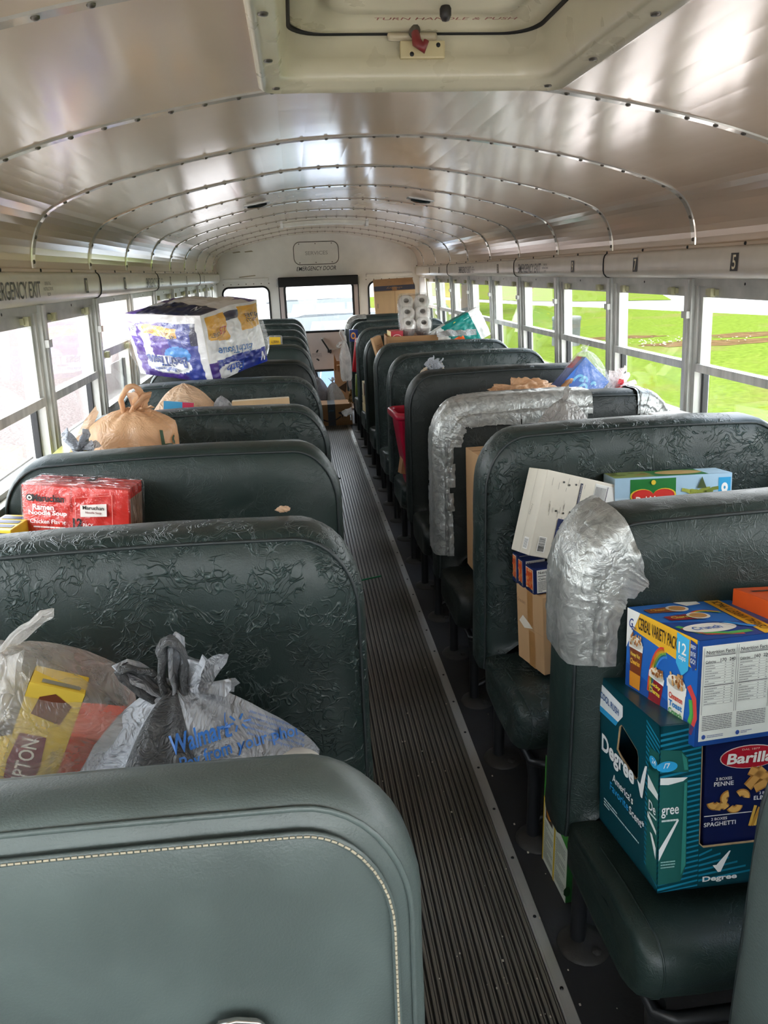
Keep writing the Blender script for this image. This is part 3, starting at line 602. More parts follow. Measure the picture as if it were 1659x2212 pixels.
m.lathe([(.2, 0), (.2, .08), (.14, .1), (.14, .65), (.18, .68), (.16, .8), (.06, .9), (0, .92)], HYD, 18); m.tube([(-.26, 0, .5), (.26, 0, .5)], .07, HYD, 12)
o = m.build('fire_hydrant', loc=(22.0, 72.0, GZ-.03)); tag(o, 'small red fire hydrant on the far lawn beyond the right windows', 'fire hydrant')
BARK = surf('tree_bark', '#35332f', .9, .3, 6, .8, 12, stretch=(1, 1, .2)); m = MB(); pts = [(0, 0, 0), (.03, 0, .3), (.02, 0, 1), (-.03, 0, 2.2), (.05, .1, 3.6), (0, .2, 5)]
m.tube(pts, [.62, .42, .36, .33, .3, .26], BARK, 16); [m.tube([(0, 0, 3.0+.5*k), (math.cos(k*2.2)*1.2, math.sin(k*2.2)*1.2, 4.3+.5*k), (math.cos(k*2.2)*2.4, math.sin(k*2.2)*2.4, 5.2+.5*k)], [.16, .11, .05], BARK, 10) for k in range(4)]
t = thing('shade_tree', 'grey tree trunk on the lawn beyond the far right windows', 'tree', (9.6, 44.0, GZ-.03)); m.build('trunk', t)
m = MB(); LEAF = surf('tree_leaves', '#4f6d2c', .7, .3, 4); rd = random.Random(9)
for k in range(900):
    v = Vector((rd.gauss(0, 1), rd.gauss(0, 1), rd.gauss(0, .7))); v = v.normalized()*3.2*rd.random()**.4; v.z = v.z*.7+6.6; s_ = .22; a, b = rd.random()*6, rd.random()*3
    e, f = Vector((math.cos(a), math.sin(a), .3))*s_, Vector((-math.sin(a)*math.cos(b), math.cos(a)*math.cos(b), math.sin(b)))*s_*.7; m.add([v-e, v+f, v+e, v-f], [(0, 1, 2, 3)], LEAF)
m.build('crown', t)
# parked cars behind the bus
CARG = surf('car_glass', '#6f7d80', .08, .1, 2, spec=.8); TYRE = surf('tyre', '#1a1a1a', .7); CHROME = surf('car_trim', '#3c3f42', .4)
def car(name, label, loc, rz, paint, L, H, W=1.82, hatch=True):
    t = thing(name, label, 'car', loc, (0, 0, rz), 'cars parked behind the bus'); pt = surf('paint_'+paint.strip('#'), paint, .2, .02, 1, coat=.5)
    side = [(0, .32), (.02, .75), (.06, .95), (.5, 1.0), (L*.62, .98), (L*.95, .86), (L, .65), (L-.02, .3), (L-.45, .22), (.45, .22)]
    m = MB(); rows = []
    for yy, k in ((-W/2, .97), (-W/2+.0, 1), (-W/2-.02, 1), (W/2+.02, 1), (W/2, 1), (W/2, .97)): rows.append([(L/2+(x-L/2)*k, yy, z) for x, z in side])
    m.grid(rows, pt, True, cu=True); m.add(rows[0], [tuple(range(len(side)))], pt); m.add(rows[-1], [tuple(range(len(side)))], pt)
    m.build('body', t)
    cab = [(.03, .93), (.28, H-.06), (.5, H), (L*.5, H-.01), (L*.56, H-.07), (L*.73, .95)]
    m = MB(); rows = []
    for yy in (-W/2+.02, -W/2+.17, W/2-.17, W/2-.02):
        inn = abs(yy) < W/2-.1; rows.append([(x, yy if (z > 1.1) or not inn else yy, z if inn or z < 1.1 else z-.0) for x, z in cab])
    lo = [(x, -W/2+.03 if z < 1 else -W/2+.19, z) for x, z in cab]; hi = [(x, W/2-.03 if z < 1 else W/2-.19, z) for x, z in cab]
    m.grid([lo, hi], pt, False); m.add(lo, [tuple(range(len(cab)))], pt); m.add(hi, [tuple(range(len(cab)))], pt)
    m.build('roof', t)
    for sg in (-1, 1):
        for (xa, xb, xc, xd) in ((.42, 1.15, 1.18, .62), (1.24, 2.05, 2.05, 1.26), (2.12, L*.67, L*.535, 2.12)):
            f = lambda x, z: (x, sg*(W/2-.03-.16*(z-.95)/(H-.95)+.008), z)
            m = MB(); a = [f(xa, 1.02), f(xb, 1.02), f(xc, H-.13), f(xd, H-.13)]; m.add(a+[(p[0], p[1]-sg*.01, p[2]) for p in a], [(0, 1, 2, 3), (4, 5, 6, 7), (0, 1, 5, 4), (1, 2, 6, 5), (2, 3, 7, 6), (3, 0, 4, 7)], CARG); m.build('side_window', t)
        for x in (.85, L-.85):
            m = MB(); m.lathe([(.0, -.11), (.2, -.11), (.33, -.09), (.34, 0), (.33, .09), (.2, .11), (0, .11)], TYRE, 22, Matrix.Translation((x, sg*(W/2-.1), .34)) @ Matrix.Rotation(math.pi/2, 4, 'X')); m.lathe([(.2, .115), (.19, .12), (0, .1)], ALU, 14, Matrix.Translation((x, sg*(W/2-.1), .34)) @ Matrix.Rotation(sg*-math.pi/2, 4, 'X')); m.build('wheel', t)
        m = MB(); m.box((-.015, sg*(W/2-.3)-.16, .8), (.28, sg*(W/2-.14)+.16, 1.0), ink('#b3262b'), .03); m.build('tail_lamp', t)
        m = MB(); m.box((L-.32, sg*(W/2-.28)-.15, .7), (L-.005, sg*(W/2-.16)+.14, .82), ink('#d8dde0'), .03); m.build('head_lamp', t)
    m = MB(); q = [(.035, -.68, 1.03), (.035, .68, 1.03), (.25, .58, H-.12), (.25, -.58, H-.12)]; m.add(q+[(x+.02, y, z) for x, y, z in q], [(0, 1, 2, 3), (4, 5, 6, 7)], CARG); m.build('rear_window', t)
    m = MB(); q = [(L*.725, -.72, .985), (L*.725, .72, .985), (L*.575, .6, H-.09), (L*.575, -.6, H-.09)]; q = [(x+.02, y, z+.01) for x, y, z in q]; m.add(q+[(x-.02, y, z-.01) for x, y, z in q], [(0, 1, 2, 3), (4, 5, 6, 7)], CARG); m.build('windscreen', t)
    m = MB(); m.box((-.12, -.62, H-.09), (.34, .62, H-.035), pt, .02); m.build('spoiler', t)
    m = MB(); m.box((L-.04, -.6, .42), (L+.02, .6, .66), TYRE, .02); m.build('grille', t)
    m = MB(); m.tube([(L*.73, .1, 1.01), (L*.66, .5, 1.22)], .012, TYRE, 6); m.tube([(L*.73, -.5, 1.01), (L*.67, -.1, 1.2)], .012, TYRE, 6); m.build('wiper', t); return t
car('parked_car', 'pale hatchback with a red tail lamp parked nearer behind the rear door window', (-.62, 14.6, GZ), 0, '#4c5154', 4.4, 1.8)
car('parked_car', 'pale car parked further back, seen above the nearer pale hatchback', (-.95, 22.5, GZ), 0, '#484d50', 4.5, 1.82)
car('parked_car', 'blue car nose towards the bus just behind the rear door', (.95, 13.5, GZ), R(-90), '#0d3a60', 4.0, 1.72, 2.0)
# ================================================================== SEATS
SW, ST, SZB = .925, .137, .335
def outline(zt, ca=(.13, .17), cw=(.14, .17), w=SW, zb=SZB):
    """closed loop in x (aisle -> wall) and z, from the aisle foot up and round; returns points and outward normals"""
    P = []
    for k in range(13): P.append((0, zb+.03+(zt-ca[1]-zb-.03)*k/12))
    for k in range(1, 11): a = math.pi-math.pi/2*k/10; P.append((ca[0]+ca[0]*math.cos(a), zt-ca[1]+ca[1]*math.sin(a)))
    for k in range(1, 15): P.append((ca[0]+(w-ca[0]-cw[0])*k/14, zt+.006*math.sin(math.pi*k/14)))
    for k in range(1, 11): a = math.pi/2-math.pi/2*k/10; P.append((w-cw[0]+cw[0]*math.cos(a), zt-cw[1]+cw[1]*math.sin(a)))
    for k in range(1, 13): P.append((w, zt-cw[1]-(zt-cw[1]-zb-.03)*k/12))
    for k in range(1, 14): P.append((w-(w)*k/14, zb+.0))
    L = len(P); Nn = []
    for i in range(L):
        a, b = P[(i-1) % L], P[(i+1) % L]; t = Vector((b[0]-a[0], b[1]-a[1])).normalized(); Nn.append((-t.y, t.x))
    return P, Nn
SEC = [(.11, ST-.002), (.05, ST+.004), (.02, ST-.002), (.006, ST-.012), (0, ST-.03), (-.003, ST*.5), (0, .028), (.006, .013), (.02, .002), (.045, -.010), (.085, -.017)]
def sec_at(P, Nn, i, d, y): return (P[i][0]-Nn[i][0]*d, y, P[i][1]-Nn[i][1]*d)
SEATN = {}
def make_seat(sg, zt, vin, seed, label, loc, edgecol=None, group=None, dent=1.0, tapes=()):
    root = thing('bus_seat', label, 'seat', loc, (0, 0, 0), group)
    key = (sg, zt, vin.name, seed)
    FL = Matrix.Scale(sg, 4, (1, 0, 0)) if sg < 0 else None
    P, Nn = outline(zt); L = len(P); cx, cz = SW/2, (zt+SZB)/2
    def lump(x, y, z, k=1.0): return .007*dent*k*nz3((x, z, 0), 4.5, seed*3.7)+.004*dent*k*nz3((x, z, 0), 13, seed*1.3)
    m = MB(FL); rows = []
    for d, y in SEC:
        rows.append([Vector(sec_at(P, Nn, i, d+.0035*dent*nz3((P[i][0], P[i][1], y*3), 9, seed), y+(lump(P[i][0], y, P[i][1]) if y < .01 else 0))) for i in range(L)])
    last = [sec_at(P, Nn, i, SEC[-1][0], SEC[-1][1]) for i in range(L)]
    for s_ in (.78, .52, .26, .0):
        r = []
        for x, y, z in last:
            xx, zz = cx+(x-cx)*s_, cz+(z-cz)*s_; r.append((xx, -.019-.006*(1-s_)+lump(xx, 0, zz, 1.5), zz))
        rows.append(r)
    m.grid(rows, vin, True, cu=True)
    bk = [sec_at(P, Nn, i, SEC[0][0], SEC[0][1]) for i in range(L)]; m.grid([bk, [(cx+(x-cx)*.5, ST, cz+(z-cz)*.5) for x, y, z in bk], [(cx, ST, cz)]*L], vin, True, cu=True)
    back = m.build('backrest', root)
    hi = int(L*.80)
    m = MB(FL); m.tube([sec_at(P, Nn, i, .013, .004) for i in range(0, hi)], .0035, PIPE, 6); m.tube([sec_at(P, Nn, i, .012, ST-.006) for i in range(0, hi)], .0035, PIPE, 6); m.build('piping', back)
    # seat cushion
    m = MB(FL); prof = [(-.02, .425), (-.10, .43), (-.20, .44), (-.29, .452), (-.335, .45), (-.362, .435), (-.372, .41), (-.37, .38), (-.358, .345), (-.335, .315), (-.3, .302), (-.15, .298), (-.0, .298), (0.02, .3), (.025, .36), (.015, .41)]
    n = len(prof); yc, zcn = -.18, .365; rows = []
    for x, k in ((.02, .25), (.012, .7), (.012, .86), (.022, .945), (.045, 1.0), (.12, 1.012), (.3, 1.0), (.5, 1.0), (.7, 1.0), (.86, 1.0), (.9, .95), (.92, .8), (.925, .2)):
        rows.append([(x+.004*nz3((y, z, x), 8, seed), yc+(y-yc)*k+.004*nz3((x, y, z), 7, seed), zcn+(z-zcn)*k+(.006*nz3((x, y, z), 6, seed+1))) for y, z in prof])
    m.grid(rows, vin, True, cu=True); m.add(rows[0], [tuple(range(n))], vin, True); m.add(rows[-1], [tuple(range(n))], vin, True); cu_ = m.build('seat_cushion', root)
    m = MB(FL); m.tube([rows[4][k] for k in range(1, 11)], .0022, vin, 6); m.build('seam', cu_)
    # steel frame and legs
    m = MB(FL); m.tube([(.06, .02, .27), (.06, -.33, .27), (.09, -.345, .272), (.88, -.345, .272), (.9, -.33, .272), (.9, .02, .272)], .013, STEEL, 8); m.tube([(.06, .07, .3), (.06, .07, .9)], .013, STEEL, 8); m.tube([(.06, .02, .27), (.9, .02, .27)], .013, STEEL, 8); m.tube([(.86, -.3, .27), (.955, -.3, .27)], .012, STEEL, 8); m.tube([(.86, .0, .27), (.955, .0, .27)], .012, STEEL, 8); m.build('seat_frame', root)
    for k, y in enumerate((-.3, .072)):
        m = MB(FL); m.tube([(.078, y, .004), (.078, y, .2), (.066, y+(.0 if k else -.015), .275)], .0185, STEEL, 12); lg = m.build('leg', root)
        m = MB(FL); pr = [(.062*math.cos(a)*(1.0), .048*math.sin(a)*1.25) for a in [2*math.pi*q/20 for q in range(20)]]
        m.grid([[(.088+x, y-.012+yy, 0) for x, yy in pr], [(.088+x*.94, y-.012+yy*.94, .008) for x, yy in pr], [(.08+x*.5, y+yy*.5, .010) for x, yy in pr], [(.078, y, .018)]*20], FOOT, True, cu=True)
        m.lathe([(.011, 0), (.011, .007), (0, .008)], FOOT, 6, Matrix.Translation((.108, y-.045, .008))); m.build('foot_plate', lg)
    m = MB(FL); m.tube([(.09, -.3, .06), (.5, -.31, .265)], .013, STEEL, 8); m.build('brace', root)
    if tapes:
        m = MB(FL)
        for args in tapes: tape(m, P, Nn, *args)
        m.build('duct_tape', back)
    return root
def tape(m, P, Nn, i0, i1, d0, seed, lift=.0, ragged=.012, wrap_back=True, slope=0):
    """crumpled duct tape following the padded edge from outline point i0 to i1; d0 = how far it reaches onto the front"""
    rows = []; N_ = max(4, int((i1-i0)*6))
    for q in range(N_+1):
        u = i0+(i1-i0)*q/N_; k = int(u); f = u-k; k2 = (k+1) % len(P); p = (P[k][0]*(1-f)+P[k2][0]*f, P[k][1]*(1-f)+P[k2][1]*f); nn = Vector((Nn[k][0]*(1-f)+Nn[k2][0]*f, Nn[k][1]*(1-f)+Nn[k2][1]*f)).normalized()
        rd = (d0(u) if callable(d0) else d0)+slope*(u-i0); st = int(u*1.3); rd = max(.03, rd+ragged*(nz3((st, seed, 0), 1.73)+.6*nz3((u, 0, seed), 3)))
        sec = [(rd, -.0225), (rd*.8, -.0225), (rd*.6, -.021), (max(.05, rd*.45), -.016), (.03, -.011), (.012, -.006), (-.001, .004), (-.007, .026), (-.0075, ST*.35), (-.0065, ST*.5), (-.0055, ST*.7), (-.007, ST-.03), (-.002, ST-.006), (.012, ST+.007), (.05+.01*nz3((st, seed, 7), 1.1), ST+.009)]
        if not wrap_back: sec = sec[:12]
        r = []
        for d, y in sec:
            wv = .0025*nz3((u*.9, d*30+y*20, seed), 1.0)+.003*abs(nz3((u*2.2, y*60, seed+3), 1.0))
            yo = -.003*abs(nz3((u*1.9, d*45, seed+9), 1.0)) if y < .02 else 0
            dd_ = d-abs(wv)-(lift if y > -.012 else 0); r.append((p[0]-nn.x*dd_, y+yo-.0015*(y < .02)-(lift if y < .02 else (-lift if y > ST-.01 else 0)), p[1]-nn.y*dd_))
        rows.append(r)
    m.grid(rows, DUCT if int(seed*10) % 3 else DUCT2, True)
ORD = ['first', 'second', 'third', 'fourth', 'fifth', 'sixth', 'seventh', 'eighth', 'ninth', 'tenth', 'eleventh']
RL = ['dark green seat edge at the front of the right row, cut by the frame', 'green seat, right row, silver tape on its aisle corner and teal carton on it', 'creased green vinyl seat, right row, with a cream carton leaning on it',
      'green vinyl seat, right row, padded rim patched all round with silver tape', 'smooth dark green seat, right row, directly behind the heavily taped one', 'creased green seat, right row, with the red wastebasket in front of it',
      'creased green seat, right row, tall one in front of the brown carton and paper rolls', 'green seat, right row, holding the brown carton and the paper rolls', 'green seat, right row, with a small carton stack by its aisle edge', 'green seat, right row, with red packet and white bag at its aisle edge', 'rearmost green seat of the right row, in front of the rear wall carton']
LL = ['green vinyl seat nearest the camera on the left, with white stitching and a metal buckle', 'creased green vinyl seat, left row, behind the two tied plastic bags', 'smooth dark grey green seat, left row, behind the red noodle pack', 'creased green seat, left row, behind the tan bag in the window corner',
      'creased green seat, left row, right in front of the big bath tissue pack', 'dark green seat, left row, right behind the big bath tissue pack', 'grey green seat, left row, second behind the big bath tissue pack', 'green seat, left row, with the yellow packet in front of it', 'fourth green seat behind the bath tissue pack, left row', 'second to last green seat of the left row', 'rearmost green seat of the left row, under the rear side window']
SP = .7235; RYF = [1.265+SP*(k-1) for k in range(11)]
RZ = [1.08, 1.085, 1.10, 1.07, 1.085, 1.09, 1.085, 1.085, 1.09, 1.10, 1.115]
GR = 'green bus seats of the right row'; GL = 'green bus seats of the left row'
DARKV = vinyl('black_green_vinyl', '#111a18', .25, .5)
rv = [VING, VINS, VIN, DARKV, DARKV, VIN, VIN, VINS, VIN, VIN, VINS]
rd = random.Random(2)
tr = random.Random(3)
for k in range(11):
    tp = ()
    if k == 1:
        tr = random.Random(3); tp = [(9.6, 14, .06, 5.5, 0, .012), (12, 19.5, .075, 1.5, .001, .012)]
        for q, (a, b, d_, sl) in enumerate(((9.3, 11.0, .085, .0), (10.6, 12.4, .08, .008), (12.0, 13.8, .095, .0), (13.4, 15.4, .11, .004), (14.8, 16.8, .12, .002), (16.2, 18.4, .125, -.004), (17.8, 20.2, .11, -.014))): tp.append((a, b, d_, 3.3+q, .0014+.0015*q, .003, True, sl))
    if k == 3: tp = [(2.6, 14, .05, 2.0, 0, .006), (13.5, 32, .075, 6.0, 0, .008), (35.8, 44.5, .075, 3.0, 0, .012)]+[(a, a+tr.uniform(1.6, 3.6), (tr.uniform(.055, .07) if a < 12 else tr.uniform(.082, .098)) if a < 33 else tr.uniform(.06, .1), a+1.5, .0012+.0009*(q % 3), .003, True, tr.uniform(-.004, .004)) for q, a in enumerate([2.4, 4.5, 6.5, 8.6, 10.5, 12.3, 14, 15.7, 17.5, 19.3, 21.0, 22.8, 24.5, 26.1, 27.7, 29.2, 36, 37.7, 39.2, 40.8, 42.2])]
    if k == 10: tp = ((14, 24, .03, 4.0, 0, .012),)
    make_seat(1, RZ[k], rv[k], k+1, RL[k], (.195, RYF[k], 0), None, GR, 1.0 if k != 1 else .6, tp)
LYF = [.645, 1.315, 2.04, 2.735, 3.465]+[4.19+SP*k for k in range(6)]
LZ = [1.03, 1.085, 1.085, 1.075, 1.085, 1.085, 1.105, 1.10, 1.10, 1.105, 1.11]
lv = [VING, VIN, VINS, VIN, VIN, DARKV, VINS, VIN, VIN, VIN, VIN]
LS = []
for k in range(11): LS.append(make_seat(-1, LZ[k], lv[k], 20+k, LL[k], (-.197, LYF[k], 0), None, GL, .5 if k in (0, 2) else 1.0))
# stitched seam and seat-belt buckle on the nearest left seat
P, Nn = outline(LZ[0]); [setattr(c, 'scale', (1, .68, 1)) for c in LS[0].children if c.name.startswith('backrest')]; FL = Matrix.Scale(-1, 4, (1, 0, 0)); bk = [c for c in LS[0].children if c.name.startswith('backrest')][0]
m = MB(FL); q = [Vector(sec_at(P, Nn, i, .034, -.0205)) for i in range(1, 58)]
for a, b in zip(q, q[1:]):
    nseg = max(1, int((b-a).length/.006))
    for s_ in range(nseg): p0 = a+(b-a)*(s_+.12)/nseg; p1 = a+(b-a)*(s_+.88)/nseg; m.tube([p0, p1], .0015, STITCH, 5)
m.build('stitching', bk, label='pale stitched seam')
m = MB(FL); m.tube([p+Vector((0, .005, 0)) for p in q], .0045, VING, 6); m.build('seam_welt', bk)
for c_ in bk.children:
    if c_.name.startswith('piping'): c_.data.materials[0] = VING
m = MB(); T = frame((-.415+.197, -.026, .760), (1, 0, 0), (0, 0, 1)); CHR = surf('buckle_chrome', '#b9b7b2', .22, .15, 30, metal=.9)
bp_ = [(-.018, -.05), (.04, -.05), (.042, .0), (.03, .016), (.008, .022), (-.012, .02)]; m.poly(bp_, CHR, T, z=.006, thick=.006); m.tube([T @ Vector((p[0], p[1], .005)) for p in bp_], .0025, CHR, 6, closed=True)
for x, z in ((-.0, -.006), (.024, -.008)): m.lathe([(.009, 0), (.008, .006), (0, .009)], surf('bronze_screw', '#8a5a3c', .35, .2, 50, metal=.8), 14, T @ Matrix.Translation((x, z, .006)))
m.poly([(-.031, -.05), (-.018, -.05), (-.013, .012), (-.026, .008)], BLACK, T, z=.003, thick=.004); m.build('belt_buckle', LS[0], label='chrome buckle with two bronze rivets')
# ================================================================== GOODS
def carton(name, label, cat, pos, ang, d, mt=None, group=None, bev=.0025, art=None, warp=None, div=0):
    m = MB(warp=warp); mt = mt or CARD
    m.box((-d[0]/2, -d[1]/2, 0), (d[0]/2, d[1]/2, d[2]), mt, bev, div=div)
    if art: art(m, d)
    o = m.build(name, loc=pos, rot=eul(*ang)); return tag(o, label, cat, group)
def tapeline(m, d, mt=TAPEB, w=.05, top=True, front=False):
    if top: f = Face(m, 'top', d); f.rect(.0, .5-w/2/d[1], 1, .5+w/2/d[1], mt)
    if front: f = Face(m, 'front', d); f.rect(.5-w/2/d[0], .0, .5+w/2/d[0], 1, mt)
def cells(m, side, d, fn, nu=48, nv=32, l=0, bulge=.0, seed=0, crk=.0):
    """a printed wrapper side as a fine grid, coloured by fn(u, v) -> hex or None"""
    F_ = Face(m, side, d); by = {}; F_.zf = lambda x, y: bulge*(1-(2*x/F_.w-1)**4)*(1-(2*y/F_.h-1)**4)+crk*nz3((x/F_.w*3.1, y/F_.h*3.1, seed), 4)*(1-(2*x/F_.w-1)**8)*(1-(2*y/F_.h-1)**8)+.002
    pt = lambda i, j: F_.T @ Vector((i/nu*F_.w, j/nv*F_.h, F_.up(l)+bulge*(1-(2*i/nu-1)**4)*(1-(2*j/nv-1)**4)+crk*nz3((i*3.1/nu, j*3.1/nv, seed), 4)*(1-(2*i/nu-1)**8)*(1-(2*j/nv-1)**8)))
    for i in range(nu):
        for j in range(nv):
            c = fn((i+.5)/nu, (j+.5)/nv)
            if c is None: continue
            by.setdefault(c if isinstance(c, str) else c.name, (c, []))[1].append((i, j))
    for c, q in by.values():
        vs = []; fs = []; idx = {}
        for i, j in q:
            f = []
            for a, b in ((i, j), (i+1, j), (i+1, j+1), (i, j+1)):
                if (a, b) not in idx: idx[(a, b)] = len(vs); vs.append(pt(a, b))
                f.append(idx[(a, b)])
            fs.append(f)
        m.add(vs, fs, ink(c, .3) if isinstance(c, str) else c, True)
    return F_
# ---------------- front right seat: teal carton, pasta box, cereal box, orange box
TEAL = '#0a434f'; TEALL = '#167f9e'
DM = rotm(1.5, -9.5, 1.6); DP = Vector((.456, 1.098, .474)); dd = (.401, .24, .303)
m = MB(); tk = .004; TK = ink(TEAL, .3)
lf = frame((-dd[0]/2, dd[1]/2, 0), (0, -1, 0), (0, 0, 1)); hole = [(.075, .185), (.085, .235), (.095, .243), (.158, .222), (.163, .212), (.163, .172), (.152, .163), (.09, .178)]
m.poly([(0, 0), (dd[1], 0), (dd[1], dd[2]), (0, dd[2]+.0)], TK, lf, (hole,), 0, tk)
m.tube([lf @ Vector((p[0], p[1], -.002)) for p in hole], .0022, CARDI, 6, closed=True)
rfm = frame((dd[0]/2, -dd[1]/2, 0), (0, 1, 0), (0, 0, 1)); m.poly([(0, 0), (dd[1], 0), (dd[1], dd[2]), (0, dd[2])], TK, rfm, (), 0, tk)
m.box((-dd[0]/2, -dd[1]/2, 0), (dd[0]/2, dd[1]/2, tk), TK); m.box((-dd[0]/2, dd[1]/2-tk, 0), (dd[0]/2, dd[1]/2, dd[2]), TK)
ff = frame((-dd[0]/2, -dd[1]/2, 0), (1, 0, 0), (0, 0, 1)); W_, H_ = dd[0], dd[2]; a_ = .075
fo = [(0, 0), (W_, 0), (W_, H_), (W_-a_, H_), (W_-a_, .082), (W_-a_-.006, .075), (a_+.008, .075), (a_, .083), (a_, H_), (0, H_)]
m.poly(fo, TK, ff, (), 0, tk); m.tube([ff @ Vector((p[0], p[1], -.002)) for p in fo[3:9]], .0022, CARDI, 6)
m.box((-dd[0]/2, -dd[1]/2+.004, H_-.004), (-dd[0]/2+a_-.004, dd[1]/2, H_+.0005), TK); m.box((dd[0]/2-a_, -dd[1]/2+.004, H_-.004), (dd[0]/2, dd[1]/2, H_), TK)
F = Face(m, 'left', dd); G = Face(m, 'front', dd); au = a_/W_
for k in range(34):   # diagonal stripes either side of the front corner
    v0 = -.02+k*.031
    F.poly([(.80, v0+.05), (1.0, v0-.012), (1.0, v0+.002), (.80, v0+.064)] if v0 > .02 and v0 < .93 else [(.9, .001), (.91, .001), (.91, .002)], TEALL, 0)
    if v0 < .96: G.poly([(.0, max(0, v0)), (au*.98, v0+.035), (au*.98, v0+.046), (0, max(.001, v0+.014))], TEALL, 0)
    if k < 7: G.poly([(au, v0+.03), (au+.30-.04*k, v0+.03+.03), (au+.30-.04*k, v0+.042+.03), (au, v0+.043)] if v0 > -.02 and v0 < .18 else [(.9, .001), (.91, .001), (.91, .002)], TEALL, 0)
F.poly([(0, .80), (.34, .80), (.42, .86), (.42, .93), (0, .955)], '#e9eef0', 1); F.poly([(0, .76), (.30, .76), (.34, .80), (0, .80)], '#2f9fd6', 1); F.text('COOL RUSH', .19, .875, .34, .045, '#1b4d8e', 3, -4)
F.text('Degree', .34, .545, .58, .15, '#f2f5f5', 2, -2, 0, .03); F.poly([(.68, .56), (.73, .55), (.76, .62), (.80, .80-.11), (.83, .70), (.765, .475), (.74, .475)], '#f2f5f5', 2)
F.text("America's", .44, .40, .36, .055, '#f2f5f5', 2, -2); F.text('Favorite', .38, .325, .33, .055, '#2aa0e0', 2, -2); F.text('Scent*', .68, .315, .24, .055, '#f2f5f5', 2, -2)
F.lines(.1, .14, .72, .2, 3, '#bcd6da', 1, 3)
GREEN = '#1f5f5a'; LGREEN = '#34877c'; NAVY = '#141f4f'
F.poly([(.84, .08), (1, .05), (1, .80), (.86, .78), (.84, .6)], GREEN, 2); F.poly([(.85, .58), (1, .565), (1, .60), (.85, .66)], '#e7ecea', 3); F.poly([(.85, .70), (1, .70), (1, .84), (.86, .83)], GREEN, 2)
g2 = lambda u: u*au
G.poly([(0, .05), (g2(.55), .06), (g2(.68), .16), (g2(.66), .69), (0, .70)], GREEN, 2); G.poly([(0, .70), (g2(.66), .69), (g2(.55), .67), (g2(.2), .655), (0, .66)], '#e7ecea', 3); G.poly([(0, .735), (g2(.68), .72), (g2(.66), .80), (g2(.5), .85), (0, .865)], GREEN, 2)
G.poly([(g2(.55), .1), (g2(.66), .16), (g2(.64), .66), (g2(.58), .66)], LGREEN, 3); G.poly([(g2(.57), .735), (g2(.66), .735), (g2(.62), .80), (g2(.5), .84)], LGREEN, 3)
F.text('De', .925, .49, .10, .06, '#f0f4f4', 4); G.text('gree', g2(.25), .49, g2(.42), .062, '#f0f4f4', 4); G.lines(g2(.05), .43, g2(.45), .455, 1, '#cfe0de', 4, 2); F.lines(.88, .43, .99, .455, 1, '#cfe0de', 4, 2)
F.ell(.93, .765, .06, .032, '#2ea5dd', 4); G.ell(g2(.15), .765, g2(.25), .032, '#2ea5dd', 4); F.text('24', .94, .772, .055, .03, '#f0f4f4', 5); G.text('/7', g2(.14), .772, g2(.16), .03, '#f0f4f4', 5)
F.poly([(.86, .44), (.99, .375), (.99, .35), (.86, .405)], '#e7ecea', 4); F.poly([(.90, .33), (.93, .33), (.99, .27), (.99, .2)], '#f0f4f4', 4); G.poly([(0, .2), (0, .27), (g2(.42), .44), (g2(.47), .44)], '#f0f4f4', 4); G.lines(g2(.05), .15, g2(.4), .2, 3, '#8fc0ba', 4, 5)
G.poly([(.25, .135), (.268, .135), (.281, .155), (.325, .215), (.332, .215), (.288, .09), (.276, .09)], '#f2f5f5', 2); G.text('Degree', .285, .05, .16, .042, '#f2f5f5', 2, 0, 0, .03)
o = m.build('display_carton', loc=DP, rot=DM.to_euler()); tag(o, 'teal deodorant display carton with a handle hole on the front right seat', 'carton')
def inC(p): return DP + DM.to_3x3() @ Vector(p)
def pasta(m, d):
    f = Face(m, 'front', d); f.T = f.T @ Matrix.Translation((0, .29*d[2], 0)); f.h *= .71; f.ell(.5, .79, .34, .115, '#f0e6e0', 0); f.ell(.5, .79, .33, .108, '#b5172d', 1); f.text('Barilla', .5, .785, .52, .105, '#f4f1ec', 3, 0, .15, .03); f.text('DAL 1877', .5, .868, .2, .018, '#e6c9b8', 3)
    f.text('6', .9, .93, .06, .1, '#f0f0f0', 2, 0, 0, .03); f.text('BOXES', .9, .86, .1, .022, '#f0f0f0', 2)
    f.text('2 BOXES', .21, .60, .18, .028, '#f0f0f0'); f.text('PENNE', .21, .55, .22, .042, '#f0f0f0'); f.text('2 BOXES', .7, .42, .17, .026, '#f0f0f0'); f.text('ELBOWS', .69, .375, .27, .04, '#f0f0f0'); f.text('2 BOXES', .17, .205, .18, .027, '#f0f0f0'); f.text('SPAGHETTI', .18, .155, .36, .042, '#f0f0f0')
    f.rect(0, .235, .54, .243, '#e8e8e8', 1)
    PC, PD = '#d9a45a', '#b57f3a'
    for pts in ([(.5, .66), (.74, .55)], [(.48, .49), (.66, .66)], [(.56, .47), (.82, .58)]): f.bar(pts, .019, PD, 1); f.bar(pts, .013, PC, 2)
    for cx, cy, a0 in ((.12, .37, 180), (.27, .40, 90), (.34, .32, 200), (.42, .40, -20), (.2, .29, 20)):
        pts = [(cx+.055*math.cos(R(a0+k*20)), cy+.042*math.sin(R(a0+k*20))) for k in range(9)]; f.bar(pts, .0135, PD, 1); f.bar(pts, .009, '#e6b564', 2)
    for k in range(11): f.bar([(.52+.025*k, .10), (.58+.035*k+.01*(k % 3), .30-.02*(k % 2))], .0055, ('#e0b34f', '#c99439', '#edcb74')[k % 3], 2+k % 2)
    g = Face(m, 'left', d); g.text('Barilla', .5, .8, .7, .08, '#f4f1ec')
